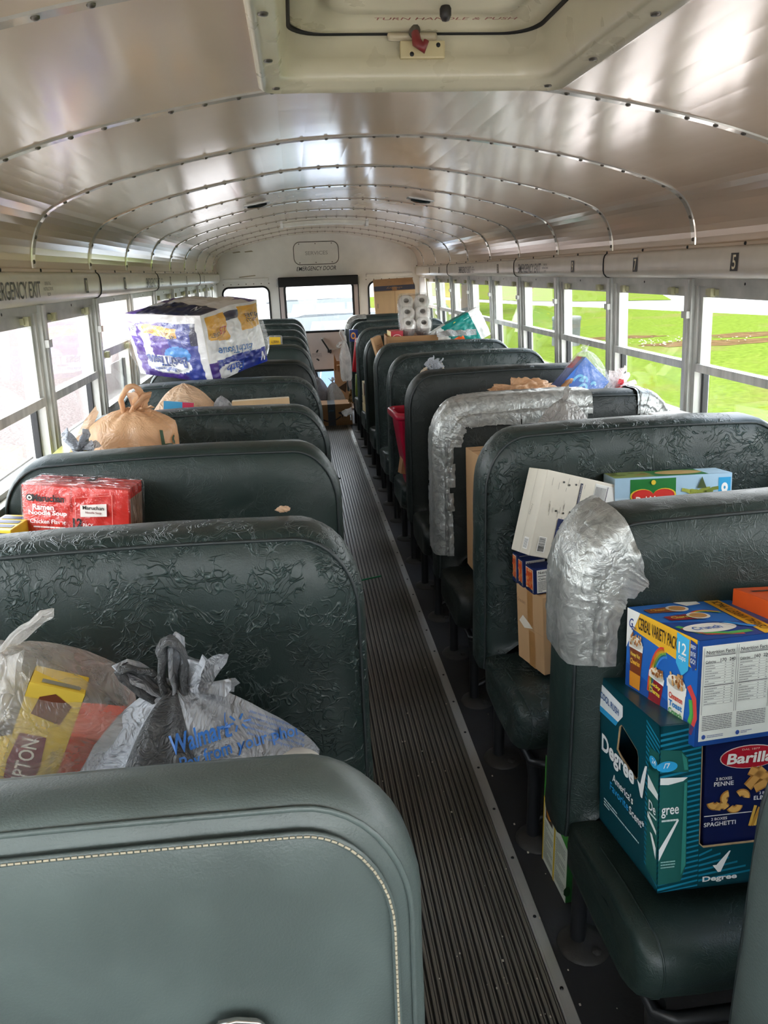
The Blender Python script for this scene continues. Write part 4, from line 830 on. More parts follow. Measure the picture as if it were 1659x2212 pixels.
carton('pasta_box', 'navy pasta variety box standing inside the teal display carton', 'box', inC((-.030, -.027, .006)), (1.5, -9.5, 1.6), (.165, .165, .262), ink(NAVY, .3), art=pasta)
def nutrition(f, u0, v0, u1, v1, cal, seed=0, title='Nutrition Facts'):
    U = lambda t: u0+(u1-u0)*t; V = lambda t: v0+(v1-v0)*t; K = '#33353a'
    f.text(title, U(.5), V(.93), (u1-u0)*.94, (v1-v0)*.05, K, 2); f.rect(U(0), V(.865), U(1), V(.875), K, 1); f.lines(U(0), V(.88), U(1), V(.9), 1, '#6a6d70', 1, seed)
    if cal: f.text('Calories', U(.18), V(.79), (u1-u0)*.34, (v1-v0)*.035, K, 2); f.text(cal[0], U(.6), V(.80), (u1-u0)*.2, (v1-v0)*.05, K, 2); f.text(cal[1], U(.9), V(.80), (u1-u0)*.2, (v1-v0)*.05, K, 2)
    for k in range(17):
        v = V(.745-.038*k); f.rect(U(0), v, U(1), v+(v1-v0)*.003, '#8b8e90', 1); f.lines(U(.02), v+(v1-v0)*.008, U(.55-.2*((k*7) % 3)/2), v+(v1-v0)*.03, 1, '#7b7e80', 1, k+seed); f.lines(U(.66), v+(v1-v0)*.008, U(.72), v+(v1-v0)*.03, 1, '#7b7e80', 1, k); f.lines(U(.9), v+(v1-v0)*.008, U(.98), v+(v1-v0)*.03, 1, '#7b7e80', 1, k)
    f.rect(U(0), V(.42), U(1), V(.43), K, 1)
def cup(f, cx, cy, w, h, cb, ct, txt, tc, seed, rim='#f1efe8', tilt=0):
    c, s_ = math.cos(R(tilt)), math.sin(R(tilt)); k = f.w/f.h
    q = lambda x, y: (cx+(x*w*c-y*h/k*s_), cy+(x*w*k*s_+y*h*c))
    f.poly([q(-.36, -.5), q(.36, -.5), q(.5, .32), q(-.5, .32)], cb, 1); f.poly([q(-.4, -.5), q(.4, -.5), q(.43, -.2), q(-.43, -.2)], ct, 2); f.poly([q(-.53, .28), q(.53, .28), q(.55, .42), q(-.55, .42)], rim, 2)
    rd = random.Random(seed); f.poly([q(.5*math.cos(a), .42+.12*math.sin(a)) for a in [2*math.pi*i/16 for i in range(16)]], '#efe5d2', 2)
    for i in range(26): x, y = rd.uniform(-.4, .4), rd.uniform(.36, .58); f.poly([q(x+.06*math.cos(a), y+.035*math.sin(a)) for a in (0, 1.3, 2.6, 3.9, 5.2)], rd.choice(('#b0703a', '#c98f54', '#8e5528', '#d6a86c')), 3+i % 2)
    for i, t in enumerate(txt): f.text(t, q(0, .16-.135*i)[0], q(0, .16-.135*i)[1], w*.74, h*.105, tc[i % len(tc)], 3, tilt, 0, .03)
def cereal(m, d):
    f = Face(m, 'left', d); f.rect(0, 0, 1, 1, '#1f63b8', -.6); f.poly([(0, .0), (1, 0), (1, .18), (0, .42)], '#1a4f9f', 0)
    f.poly([(0, .58), (0, 1), (.2, 1)], '#f2f2ee', 1); f.text('G', .07, .86, .06, .1, '#1d3c86', 2, 0, .2); f.text('General', .115, .83, .07, .028, '#1d3c86', 2, -8); f.text('Mills', .105, .80, .05, .026, '#1d3c86', 2, -8)
    f.poly([(.13, .93), (.2, 1), (1, 1), (1, .76), (.82, .72)] if 0 else [(.1, .80), (.2, 1.0), (.98, 1.0), (.98, .72), (.74, .72)], '#e9b32b', 0)
    f.text('CEREAL VARIETY PACK', .46, .885, .56, .125, '#33291d', 2, -2); f.poly([(.73, .99), (.89, .97), (.89, .68), (.81, .60), (.73, .70)], '#41b0e0', 2); f.text('12', .81, .86, .1, .11, '#f4f4f0', 3); f.text('cups', .81, .76, .09, .05, '#f4f4f0', 3)
    f.poly([(.905, .98), (.985, .96), (.985, .74), (.95, .70), (.905, .75)], '#1c3f8c', 2)
    for i, t in enumerate(('ENJOY', 'ON THE', 'GO!')): f.text(t, .945, .92-.065*i, .062, .045, '#f4f4f0', 3)
    for k, c in enumerate(('#d9423a', '#f0a02c', '#f2dc4e', '#57b55a', '#3d86d6')): f.bar([(.36+.012*k+.2*(1-math.cos(t)), .26+.5*math.sin(t)*(1-.03*k)) for t in [q*math.pi/2/8 for q in range(9)]], .0065, c, 1)
    cup(f, .155, .46, .2, .52, '#7c3a1c', '#d78d2b', ('Honey Nut', 'Cheerios'), ('#f3cf55', '#f3b73c'), 1); cup(f, .46, .28, .2, .46, '#8c1d2a', '#a5242f', ('Lucky', 'Charms'), ('#f4d94a',), 2, tilt=-6); cup(f, .75, .27, .24, .56, '#f0ece2', '#e6ddc8', ('Cinnamon', 'Toast', 'Crunch'), ('#d2452f', '#2f7fc4', '#3e9a4a'), 3)
    f.bar([(.93, .10), (.99, .28), (.97, .45), (.9, .54)], .012, '#d84a46', 0); f.bar([(.90, .10), (.95, .28), (.93, .42)], .01, '#54b353', 0)
    t = Face(m, 'top', d); t.rect(0, 0, 1, 1, '#2a6fc4', -.6); t.poly([(0, 0), (1, 0), (1, .25), (0, .5)], '#1a4290', 0); t.poly([(.6, .0), (.75, 1), (.9, 1), (.76, 0)], '#e9b32b', 1); t.text('CEREAL VARIETY PACK', .755, .5, .8, .085, '#4b3a1c', 2, 81); t.poly([(.45, 1), (.68, 1), (.66, .88), (.5, .86)], '#f2f2ee', 1)
    for k, c in enumerate(('#d9423a', '#f0a02c', '#f2dc4e', '#57b55a')): t.bar([(.35+.3*q/8, .62-.012*k+.08*math.sin(q*math.pi/8)) for q in range(9)], .003, c, 2)
    for cx, cy, cb, tx, tc in ((.26, .80, '#8a4a22', 'Cheerios', '#f3b73c'), (.3, .56, '#8c1d2a', 'Charms', '#f4d94a')):
        t.poly([(cx-.2, cy-.05), (cx+.08, cy-.08), (cx+.08, cy+.08), (cx-.2, cy+.06)], cb, 2); t.ell(cx+.1, cy, .1, .09, '#f0ece2', 3); t.ell(cx+.1, cy, .075, .065, '#c79455', 4); t.text(tx, cx-.06, cy, .2, .06, tc, 4)
    t.bar([(.05, .36), (.12, .16), (.35, .09), (.55, .10)], .012, '#57b55a', 1); t.ell(.28, .25, .24, .11, '#f0ece2', 2); t.text('Crunch', .25, .25, .26, .08, '#3f66b0', 3); t.poly([(.46, .34), (.62, .16), (.68, .18), (.52, .36)], '#1f86d0', 2); t.bar([(.05, .3), (.15, .12), (.45, .05)], .008, '#d9544e', 1)
    t.bar([(.16, .75), (.58, .03)], .0015, '#25303f', 5)
    g = Face(m, 'front', d); g.rect(0, 0, 1, 1, '#1e4a93', -.6); g.rect(.03, .045, 1, .945, '#e3e8e2', 0); cals = (('170', '240'), ('160', '220'), ('170', '240'))
    for k in range(3):
        u0 = .055+.315*k; g.rect(u0-.012, .30, u0-.008, .93, '#7b7e80', 1); g.rect(u0+.285, .30, u0+.289, .93, '#7b7e80', 1); nutrition(g, u0, .30, u0+.275, .93, cals[k], k*5); g.lines(u0, .14, u0+.275, .29, 9, '#6b6e72', 1, k+7, .4, .1); g.ell(u0+.02, .085, .018, .022, '#3a5aa8', 1); g.lines(u0+.05, .07, u0+.2, .1, 2, '#7b86a8', 1, k)
carton('cereal_box', 'blue cereal variety pack on top of the pasta box, nutrition panel to the front', 'box', (.407, 1.122, .744), (8.7, -8.3, 3.4), (.212, .205, .184), ink('#1e4a93', .3), art=cereal)
def orange(m, d):
    f = Face(m, 'top', d); f.poly([(.1, .5), (.55, .95), (.9, .95), (.7, .1), (.45, .05)], '#cfd3cf', 1); f.poly([(.6, .95), (1, .95), (1, .5)], '#d8b32a', 1); f.rect(.05, .72, .18, .78, '#3a2418', 1); f.text('Incredible', .7, .4, .3, .1, '#8d3a18')
    g = Face(m, 'front', d); g.rect(0, 0, 1, 1, '#d9b48a', 0); g.text('Incredible', .25, .6, .3, .4, '#6e3b20'); g.poly([(0, .1), (.3, .55), (1, .7), (1, 0), (.03, 0)], '#5a4038', 1)
carton('snack_carton', 'flat orange snack carton lying behind the blue cereal pack', 'carton', (.648, 1.168, .897), (5, -9, 4), (.30, .13, .046), ink('#d9571f', .35), art=orange)
carton('storage_carton', 'plain brown carton beside the teal carton, under the orange snack carton', 'carton', (.775, 1.10, .462), (0, -6, 0), (.22, .22, .425), CARD)
# ---------------- second right seat
def kraft(m, d):
    f = Face(m, 'left', d); f.rect(.42, .55, .62, 1, TAPEB, 0); f.rect(.45, 0, .68, .47, TAPEB, 0); f.text('Granulars', .2, .8, .3, .05, '#8d6c49', 1); f.poly([(.1, .52), (.25, .62), (.5, .56), (.62, .52), (.3, .46)], '#e8dfd0', 2); f.rect(.0, .5, 1, .504, CARDI, 1)
carton('kraft_carton', 'upright brown carton with torn packing tape, standing on the second right seat', 'carton', (.408, 1.878, .452), (14, -3, -1.5), (.205, .14, .232), CARD, art=kraft)
def lasagna(m, d):
    f = Face(m, 'left', d); f.rect(.05, .06, .95, .94, '#e9e2d5', 0); f.rect(.12, .18, .9, .92, '#d9602e', 1); rd = random.Random(3)
    for k in range(60): u, v = rd.uniform(.14, .86), rd.uniform(.2, .88); f.ell(u, v, .05, .05, rd.choice(('#e58a3c', '#c83f22', '#efc078', '#d4532a')), 2+k % 3, 6)
    f.poly([(.05, .06), (.95, .06), (.95, .16), (.5, .2), (.05, .14)], '#16244f', 3); g = Face(m, 'front', d); g.rect(.14, .05, 1, .93, '#e8e6df', 0); g.text('Nutrition', .5, .83, .6, .1, '#2a2a2a'); g.rect(.18, .68, 1, .7, '#2a2a2a', 1); g.text('Calories', .48, .58, .55, .08, '#2a2a2a'); g.lines(.18, .08, .95, .5, 8, '#77797a', 1, 4)
for k, (p, dm, lb) in enumerate((((.327, 1.842, .686), (.066, .05, .074), 'navy frozen lasagna box, front one of three on the brown carton'), ((.316, 1.889, .684), (.066, .03, .082), 'navy lasagna box, middle one of three on the brown carton'), ((.310, 1.925, .682), (.066, .03, .086), 'navy lasagna box, rear one of three on the brown carton'))):
    carton('lasagna_box', lb, 'box', p, (8-2*k, -4, -1), dm, ink('#17275c', .35), 'lasagna boxes on the brown carton', art=lasagna)
def cream(m, d):
    K = '#55524c'; f = Face(m, 'front', d); rows_ = lambda a, b, c_, e, n, s_: f.rect(a, b, c_, e, '#cfcabf', 0)
    f.rect(.60, .30, .985, .965, '#e6e6e2', 0); f.rect(.61, .31, .975, .955, '#d8d9d6', 1); f.text('Nutrition Facts', .955, .75, None, .3*d[2]/d[0]*.09, K, 2, 90); f.rect(.915, .33, .922, .95, K, 2); f.text('Calories', .88, .83, None, .021, K, 2, 90); f.rect(.755, .33, .763, .95, '#3d3a52', 2)
    for k in range(8): f.lines(.775+.012*k, .36, .783+.012*k, .9-.05*(k % 3), 1, '#77797a', 2, k)
    for u in (.615, .63, .645, .66, .675): f.rect(u, .34, u+.008, .93, '#8f9090', 2)
    f.rect(.69, .72, .745, .93, '#a5a6a4', 2); f.rect(.69, .5, .745, .68, '#b0b1af', 2)
    for v in (.66, .30): f.rect(.425, v, .452, v+.27, '#242a4a', 1); f.text('Brewing Instructions', .4385, v+.135, .23*d[2]/d[0], .013, '#e8e6df', 2, -90)
    f.barcode(.0+.07, .06, .165, .24, False, 5); f.rect(.245, .04, .35, .48, '#1c2a5a', 1)
    for k in range(5): f.lines(.255+.018*k, .07, .264+.018*k, .45, 1, '#7f8ab5', 2, k)
    rd = random.Random(8)
    for k in range(26):
        u = rd.uniform(.07, .5); v = rd.choice((.55, .85, .45))+rd.uniform(-.06, .06)
        if not (.40 < u < .47): f.rect(u, v, u+.004, v+rd.uniform(.04, .1), '#8b877c', 1)
    for u, v in ((.22, .9), (.29, .88), (.37, .9), (.2, .56), (.29, .55), (.37, .58)): f.ell(u, v, .014, .012, '#3c3a36', 1, 10)
    f.rect(.475, .55, .545, .72, '#efefec', 1); f.rect(.485, .56, .535, .62, '#2a2a2a', 2); f.ell(.51, .67, .016, .018, '#2a2a2a', 2); f.text('MULTI PACK', .42, .2, None, .02, K, 2, 90)
    for u in (.375, .395): f.rect(u, .08, u+.004, .42, '#8b877c', 1)
    g = Face(m, 'left', d); g.bar([(.5, 0), (.53, 1)], .0012, '#a39c8d', 1); g.rect(.6, .06, .85, .2, '#f4f3ef', 1)
    for k in range(9): g.rect(.63, .075+.012*k, .82, .081+.012*k, '#8a8a88', 2)
    g.text('OXO1', .62, .52, None, .035, '#9a958a', 2, 75)
carton('coffee_pod_carton', 'cream coffee carton with sideways small print leaning over the lasagna boxes', 'carton', (.386, 1.868, .762), (10.6, -10, 17.5), (.25, .105, .232), ink('#d8d2c4', .5), art=cream)
def greenbeans(m, d):
    f = Face(m, 'front', d); f.rect(0, .5, 1, 1, '#a9cbe3', 0); f.rect(0, 0, 1, .5, '#bcd6e8', 0); f.rect(.13, 0, .52, .95, '#1e7a34', 1); rd = random.Random(5)
    he = [(.325+.17*math.sin(t)**3*1.0, .45+.30*(.81*math.cos(t)-.31*math.cos(2*t)-.12*math.cos(3*t)-.06*math.cos(4*t))) for t in [2*math.pi*k/40 for k in range(40)]]
    for sc, c, l in ((1.16, '#e8c83a', 2), (1.08, '#c92b2b', 3), (1.0, '#d8342c', 4)): f.poly([(.325+(p[0]-.325)*sc, .45+(p[1]-.45)*sc) for p in he], c, l)
    f.text('Del Monte', .325, .42, .30, .2, '#f4f0e6', 6, 0, 0, .02); f.ell(.325, .86, .02, .06, '#e8c83a', 5); f.rect(.885, .25, .99, .9, '#2aa3dc', 1); f.text('8', .937, .56, .06, .42, '#f4f6f6', 2, 0, 0, .03)
    for k in range(26): a = rd.uniform(-.3, .3); u, v = rd.uniform(.62, .85), rd.uniform(.3, .62); f.bar([(u-.05, v-a*.3), (u, v+.03), (u+.05, v+a*.3)], .009, rd.choice(('#8f9a3a', '#a7ae48', '#707f2c', '#c0bf62')), 1+k % 4)
    f.poly([(.7, .66), (.74, .95), (.78, .66)], '#41532a', 5); t = Face(m, 'top', d); t.rect(0, 0, .35, 1, '#8fa35a', 0); t.rect(.35, 0, .8, 1, '#2b7a39', 0); t.ell(.6, .5, .2, .36, '#c9a86a', 1); t.rect(.8, 0, 1, 1, '#b8d4e6', 0)
    for k in range(12): u, v = rd.uniform(.02, .33), rd.uniform(.1, .9); t.ell(u, v, .03, .1, rd.choice(('#6c7a34', '#a08a4a', '#50602a')), 1, 8)
    r_ = Face(m, 'right', d); r_.ell(.5, .42, .42, .5, CARDD, 0)
carton('canned_beans_pack', 'pale blue and green canned bean multipack behind the cream coffee carton', 'carton', (.698, 1.898, .868), (-4.6, -7, -.4), (.32, .10, .11), ink('#b4d0e4', .35), art=greenbeans)
carton('storage_carton', 'plain brown carton under the canned bean multipack', 'carton', (.72, 1.85, .458), (0, -5, 0), (.34, .2, .39), CARD)
def granola(m, d):
    f = Face(m, 'left', d); f.rect(0, 0, 1, 1, '#d9dccb', 0); f.poly([(0, .62), (1, .5), (1, 1), (0, 1)], '#3f8f35', 1); f.rect(0, 0, .04, .62, '#d6b324', 2); f.rect(.47, 0, .53, .6, '#d6b324', 2); f.rect(.1, .45, .4, .62, '#3a2a1a', 2); f.ell(.25, .535, .11, .06, '#c9832f', 3)
    f.lines(.08, .05, .43, .42, 18, '#8d9284', 2, 3); f.lines(.57, .05, .94, .46, 18, '#8d9284', 2, 6); g = Face(m, 'front', d); rd = random.Random(6)
    for k in range(40): g.ell(rd.random(), rd.random()*.9, .08, .05, rd.choice(('#14431c', '#2c6a2a', '#0e3013')), 0+k % 3, 7)
    g.ell(.3, .06, .12, .045, '#b59a66', 4); g.text('12', .3, .06, .1, .03, '#5a4a2c', 5)
carton('granola_box', 'green and cream snack bar box standing on the floor under the front right seats', 'box', (.338, 1.528, 0.001), (2.9, 0, 0), (.12, .158, .33), ink('#1f5a26', .4), art=granola)
# ---------------- plastic and paper bags
P_WHITE = film('white_bag_plastic', '#eeeae4', .5, .28, 9, .7, .55); P_GREY = film('grey_bag_plastic', '#b9bdc4', .93, .3, 10, .8, .3); P_DGREY = film('dark_grey_bag_plastic', '#6d6f71', .95, .3, 22, .8, .3)
P_TAN = film('tan_bag_plastic', '#e0b78f', .92, .3, 9, .35, .45); P_CLEAR = film('clear_film', '#f2f4f6', .0, .08, 12, .3, .4, .5); P_TANL = film('light_tan_bag_plastic', '#e6c5a4', .8, .28, 9, .8, .5)
P_DARK = film('black_bag_plastic', '#1f2022', .97, .25, 14, .8, .1)
class Bag:
    def __init__(s, rx, ry, h, knot, seed, p0=3.2, neck=.5, pleat=.13, belly=1.04, k=(5, 9, 14)): s.__dict__.update(locals())
    def at(s, th, t, off=0):
        e = max(0, (t-s.neck)/(1-s.neck)); rf = (.72+.28*min(1, t/.07)) * (s.belly-.04*abs(t-.25)) ; rf *= (1-e)**.62*(1-.02)+.045 if e > 0 else 1
        z = s.h*(t if t < s.neck else s.neck+(1-s.neck)*(e**.85)); pw = s.p0+(2-s.p0)*t; c, sn = math.cos(th), math.sin(th); q = (abs(c)**pw+abs(sn)**pw)**(-1/pw)
        A = .012+s.pleat*t**2.2; rp = 1
        for j, kk in enumerate(s.k): rp += A*[1, .6, .35][j]*math.sin(kk*th+s.seed*(j+1.3)+2.2*t)
        rp += .05*nz3((c*1.3, sn*1.3, t*2.2), 2.2, s.seed)+.02*nz3((c*2, sn*2, t*4), 4, s.seed+2); w_ = t*t*(3-2*t)
        return Vector(((s.rx+off)*rf*rp*q*c+s.knot[0]*w_, (s.ry+off)*rf*rp*q*sn+s.knot[1]*w_, z+.008*nz3((c*2, sn*2, t), 2, s.seed+5)))
    def mesh(s, mt, nt=84, ns=40, t1=1.0, m=None):
        m = m or MB(); rows = [[s.at(2*math.pi*j/nt, (i/ns)**.9*t1) for j in range(nt)] for i in range(ns+1)]; m.grid(rows, mt, True, cu=True); m.add(rows[0], [tuple(range(nt))], mt, True); return m
    def print_(s, m, txt, th, t, w, h, c, off=.004, shear=0, rot=0, weight=.012):
        vs, fs, gw, gh = glyphs(txt, weight); cc, ss = math.cos(R(rot)), math.sin(R(rot)); o_ = []
        for x, y in vs:
            x, y = x*w/gw+y*h/gh*shear, y*h/gh; x, y = x*cc-y*ss, x*ss+y*cc; o_.append(s.at(th+x/((s.rx+s.ry)/2), t+y/s.h, off))
        m.add(o_, fs, ink(c) if isinstance(c, str) else c)
def ear(m, base, tip, side, wd, mt, seed, flat=.3, fat=.014):
    """a loop of gathered bag handle rising from the knot"""
    b, tp, sd = Vector(base), Vector(tip), Vector(side); pts = []; rs = []
    for k in range(15):
        a = math.pi*k/14; p = b+(tp-b)*math.sin(a)+sd*wd*(-math.cos(a))*(.35+.65*math.sin(a)); p += Vector((nz3((k, 0, seed), .6), nz3((0, k, seed), .6), nz3((k, k, seed), .6)))*.008; pts.append(p); rs.append(fat*(.75+.45*abs(nz3((k*1.0, seed, 0), 1.3))+.3*math.sin(a)))
    m.tube(pts, rs, mt, 9, flat=flat)
def ruffle(m, c, d, r, mt, seed, n=40, amp=.3, asp=.55):
    """crumpled free end of a bag beyond its knot"""
    c, d = Vector(c), Vector(d).normalized(); e = d.cross(Vector((0, 1, .2))).normalized(); f = d.cross(e); rows = []
    for i in range(7):
        t = i/6; row = []
        for j in range(n):
            a = 2*math.pi*j/n; q = (.12+t)*(1+amp*math.sin(5*a+seed)+amp*.6*math.sin(11*a+seed*2)+.2*nz3((a, t, seed), 2)); row.append(c+d*r*t*(1+.35*math.sin(3*a+seed*3))+(e*math.cos(a)+f*math.sin(a)*asp)*r*.45*q*(t**.8+.1))
        rows.append(row)
    m.grid(rows, mt, True, cu=True)
def plainbag(name, label, loc, rx, ry, h, knot, mt, seed, group=None, cat='bag', ears=((-.05, 0, .07), (.05, 0, .08)), ruf=None, emat=None, rz=0, mats=None, **kw):
    root = thing(name, label, cat, loc, (0, 0, R(rz)), group); B = Bag(rx, ry, h, knot, seed, **kw); B.mesh(mt).build('bag_body', root); k = Vector((knot[0], knot[1], h))
    for i, e in enumerate(ears): mm = MB(); ear(mm, k-Vector((0, 0, .015)), k+Vector(e), Vector((e[2], .2, -e[0])).normalized(), .018, emat or mt, seed+i); mm.build('handle', root)
    if ruf: mm = MB(); ruffle(mm, k-Vector((0, 0, .012)), ruf[0], ruf[1], emat or mt, seed); mm.build('loose_end', root)
    return root, B
# bag with tea and mixed groceries, nearest left
wb, B = plainbag('plastic_bag', 'translucent white bag with a yellow tea box inside, second seat on the left', (-.80, 1.16, .452), .195, .135, .545, (.0, -.03), film('thin_white_bag_plastic', '#eeeae4', .3, .28, 9, .7, .55), 1.7, 'shopping bags on the second left seat', ears=((.085, .0, .05), (-.08, -.05, -.05)), ruf=((.5, -.8, -.5), .08), neck=.76, pleat=.09)
def tea(m, d):
    f = Face(m, 'front', d); f.rect(0, 0, 1, 1, '#e2c24a', 0); f.poly([(.12, .27), (.6, .27), (.66, .46), (.6, .66), (.12, .66), (.06, .46)], '#7a1f3a', 1); f.text('LIPTON', .36, .465, .34*d[2]/d[0], .28*d[0]/d[2]*1.0, '#f4eee0', 3, 90); f.poly([(.2, .80), (.75, .76), (.85, .90), (.5, .96), (.25, .92)], '#6d3b26', 1); f.text('BLACK TEA', .82, .45, .85, .02, '#5a4a20', 2, 90)
    g = Face(m, 'right', d); g.rect(0, 0, 1, 1, '#e0bf46', 0); t = Face(m, 'top', d); t.rect(.2, .1, .9, .3, '#8d8a7a', 1); l = Face(m, 'left', d); l.rect(0, 0, 1, 1, '#e3c65a', 0)
carton('tea_box', 'yellow tea box seen through the white plastic bag', 'box', (-.805, 1.082, .715), (6, 2, 25), (.082, .05, .262), ink('#e0bf46'), art=tea)
carton('grocery_box', 'red grocery box seen faintly through the white plastic bag', 'box', (-.735, 1.205, .47), (-12, 0, 4), (.12, .1, .34), ink('#d0503a'))
carton('grocery_box', 'yellow and blue grocery box low inside the white plastic bag', 'box', (-.865, 1.17, .47), (10, 0, -4), (.1, .12, .3), ink('#d9b640'))
# grey bag with blue lettering
gb, B = plainbag('plastic_bag', 'grey plastic bag with blue lettering tied in a dark knot, second seat on the left', (-.475, 1.105, .452), .18, .15, .475, (-.045, -.03), P_GREY, 4.1, 'shopping bags on the second left seat', ears=((-.075, .0, .035), (.005, .01, .075)), ruf=((.75, -.2, .5), .075), emat=None, neck=.6, pleat=.10, k=(6, 11, 17))
BL = ink('#2a6ec0'); m = MB()
from mathutils.bvhtree import BVHTree
bm_ = gb.children[0].data; bvh = BVHTree.FromPolygons([v.co for v in bm_.vertices], [tuple(q.vertices) for q in bm_.polygons])
def press(m, txt, c, w, h, tilt, mt, shear=.08, weight=.012, d=(.05, .80, -.60)):
    '''print lying on the bag skin'''
    d = Vector(d).normalized(); u = Vector((1, 0, 0)); u = (u-d*u.dot(d)).normalized(); v = u.cross(d)*1.0; v = v if v.z > 0 else -v
    vs, fs, gw, gh = glyphs(txt, weight); cc, ss = math.cos(R(tilt)), math.sin(R(tilt)); o_ = []; ok = []
    for x, y in vs:
        x, y = x*w/gw+y*h/gh*shear, y*h/gh; p = Vector(c)+u*(x*cc-y*ss)+v*(x*ss+y*cc)-d*.4; hit = bvh.ray_cast(p, d); ok.append(hit[0] is not None); o_.append((hit[0] if hit[0] else p)-d*.0045)
    m.add(o_, [q for q in fs if all(ok[i] for i in q)], mt)
g0 = Vector((-.475, 1.105, .452)); press(m, 'Walmart', Vector((-.481, .99, .89))-g0, .088, .030, 14, BL, weight=.025); press(m, 'Pay from your phone', Vector((-.418, .99, .868))-g0, .185, .027, 15, BL)
for k in range(6): a = k*math.pi/3+.3; press(m, 'I', Vector((-.428+.012*math.cos(a), .99, .912+.012*math.sin(a)))-g0, .003, .010, math.degrees(a)-90, BL, 0, .02)
press(m, '(', Vector((-.446, .99, .91))-g0, .004, .036, 8, BL, 0)
for q in range(5): press(m, 'please return to a participating store for recycling', Vector((-.375, .99, .915-.011*q))-g0, .085, .006, -22, BL, 0, .0)
merge_into(gb.children[0], m)
kn = MB(); bk_ = Vector((-.045, -.03, .475))
ear(kn, bk_-Vector((0, 0, .03)), bk_+Vector((-.075, -.01, .045)), Vector((.5, .2, .8)).normalized(), .022, P_DGREY, 9, .35, .017); ear(kn, bk_-Vector((0, 0, .03)), bk_+Vector((.0, -.01, .085)), Vector((.9, .1, .1)).normalized(), .028, P_DGREY, 11, .35, .017)
rows = [[B.at(R(-125)+R(50)*j/16, .80+.20*i/10, .004) for j in range(17)] for i in range(11)]; kn.grid(rows, P_DGREY, True); kn.build('dark_knot', gb, label='dark grey knotted handles')
def beans(m, d):
    rd = random.Random(12); f = Face(m, 'front', d)
    for k in range(150): f.ell(rd.random()*.94+.03, rd.random()*.5+.48, .028, .016, rd.choice(('#5c4a3e', '#75614f', '#3f332c', '#8a7664')), k % 4, 7)
    f.rect(.55, .45, .62, 1, '#22201f', 5)
carton('bean_bag', 'clear pack of brown dried beans wedged under the white plastic bag', 'pack', (-.665, 1.0, .46), (4, -4, 2), (.2, .05, .345), surf('dark_pack', '#3a312c', .3), bev=.012, art=beans)
m = MB(); m.lathe([(.03, 0), (.034, .06), (.034, .2), (.02, .25), (.018, .255)], ink('#d9d9d4', .3), 18); bt = m.build('bottle', loc=(-.80, .93, .452)); tag(bt, 'white bottle with a dark cap at the lower left corner by the tea bag', 'bottle')
m = MB(); m.lathe([(.022, .255), (.024, .26), (.024, .30), (.0, .302)], ink('#2a2c30', .35), 16); m.build('cap', bt)
m = MB(); m.lathe([(.045, 0), (.05, .02), (.05, .33), (.046, .342), (.02, .35), (0, .352)], ink('#e6e6e2', .3), 20); o = m.build('white_tub', loc=(-.345, 1.03, .452)); tag(o, 'white lidded tub just showing right of the grey lettered bag', 'tub')
# ---------------- third left seat: noodle pack, yellow box
def ramen(m, d):
    RED = '#d32a1e'; K = '#1c1412'
    f = cells(m, 'front', d, lambda u, v: '#b8221a' if abs(u-.455-.01*math.sin(v*9)) < .008 else RED, 40, 24, 0, .003, 1, .006); f.l += .004; f.zf = None
    f.text('Maruchan', .25, .86, .30, .085, K, 3, 0, 0, .03); f.ell(.075, .86, .035, .042, K, 1); f.ell(.075, .86, .024, .029, '#e8d8cc', 2); f.ell(.075, .86, .012, .014, K, 3); f.text('Ramen', .2, .755, .20, .068, '#f4ece4', 3, 0, 0, .03); f.text('Noodle Soup', .24, .68, .36, .072, '#f4ece4', 3, 0, 0, .03); f.text('Chicken Flavor', .24, .585, .34, .052, '#f4ece4', 3); f.text('12', .52, .585, .09, .115, K, 4, 0, 0, .04); f.text('PACK', .62, .56, .1, .05, '#f4ece4', 3); f.lines(.1, .50, .4, .535, 1, '#f4ece4', 3, 2)
    f.poly([(.55, .80), (.80, .83), (.80, .68), (.55, .66)], '#e9dfd6', 4); f.text('Maruchan', .675, .775, .2, .045, K, 6); f.text('Noodle Soup', .675, .715, .15, .032, '#7a1a14', 6); f.bar([(.5, .30), (.5, .88), (.85, .93), (.85, .3)], .002, '#e88a7e', 1); f.poly([(.56, .5), (.8, .52), (.8, .3), (.56, .3)], '#e0766a', 1)
    t = cells(m, 'top', d, lambda u, v: RED, 30, 12, 0, .002, 4, .005); t.l += .004; t.zf = None
    for q in range(3): t.text('MARUCHAN RAMEN NOODLE SOUP', .42, .3+.18*q, .5, .1, '#3a1a18', 2, -2)
    t.rect(.52, .5, .6, .8, '#3a1a18', 2); r_ = Face(m, 'right', d); r_.rect(.12, .05, .95, .88, '#8a6a54', 0)
    cells(m, 'left', d, lambda u, v: RED, 12, 20, 0, .002, 6, .004)
rp = carton('noodle_pack', 'red shrink-wrapped pack of noodle soup on the third left seat', 'pack', (-.889, 1.945, .826), (-5.5, -3.5, 5.5), (.265, .12, .22), ink('#c8261c', .25), bev=.006, art=ramen)
m = MB(); m.box((-.135, -.063, -.001), (.135, .063, .223), P_CLEAR, .012, div=6); m.v = [v+Vector((nz3(v, 30, 1), nz3(v, 30, 2), nz3(v, 30, 3)))*.002+(v-Vector((0, 0, .11))).normalized()*.004 for v in m.v]; m.build('shrink_wrap', rp)
carton('storage_carton', 'plain brown carton under the red noodle pack', 'carton', (-.90, 1.90, .46), (0, -4, 0), (.38, .17, .355), CARD)
def yel(m, d):
    f = Face(m, 'front', d); f.rect(.05, .7, .95, .95, '#2b3560', 1); f.text('PASTA', .5, .82, .6, .1, '#e8e2d0'); t = Face(m, 'top', d)
    for q in range(3): t.rect(.1, .15+.27*q, .9, .32+.27*q, '#2b3560', 1)
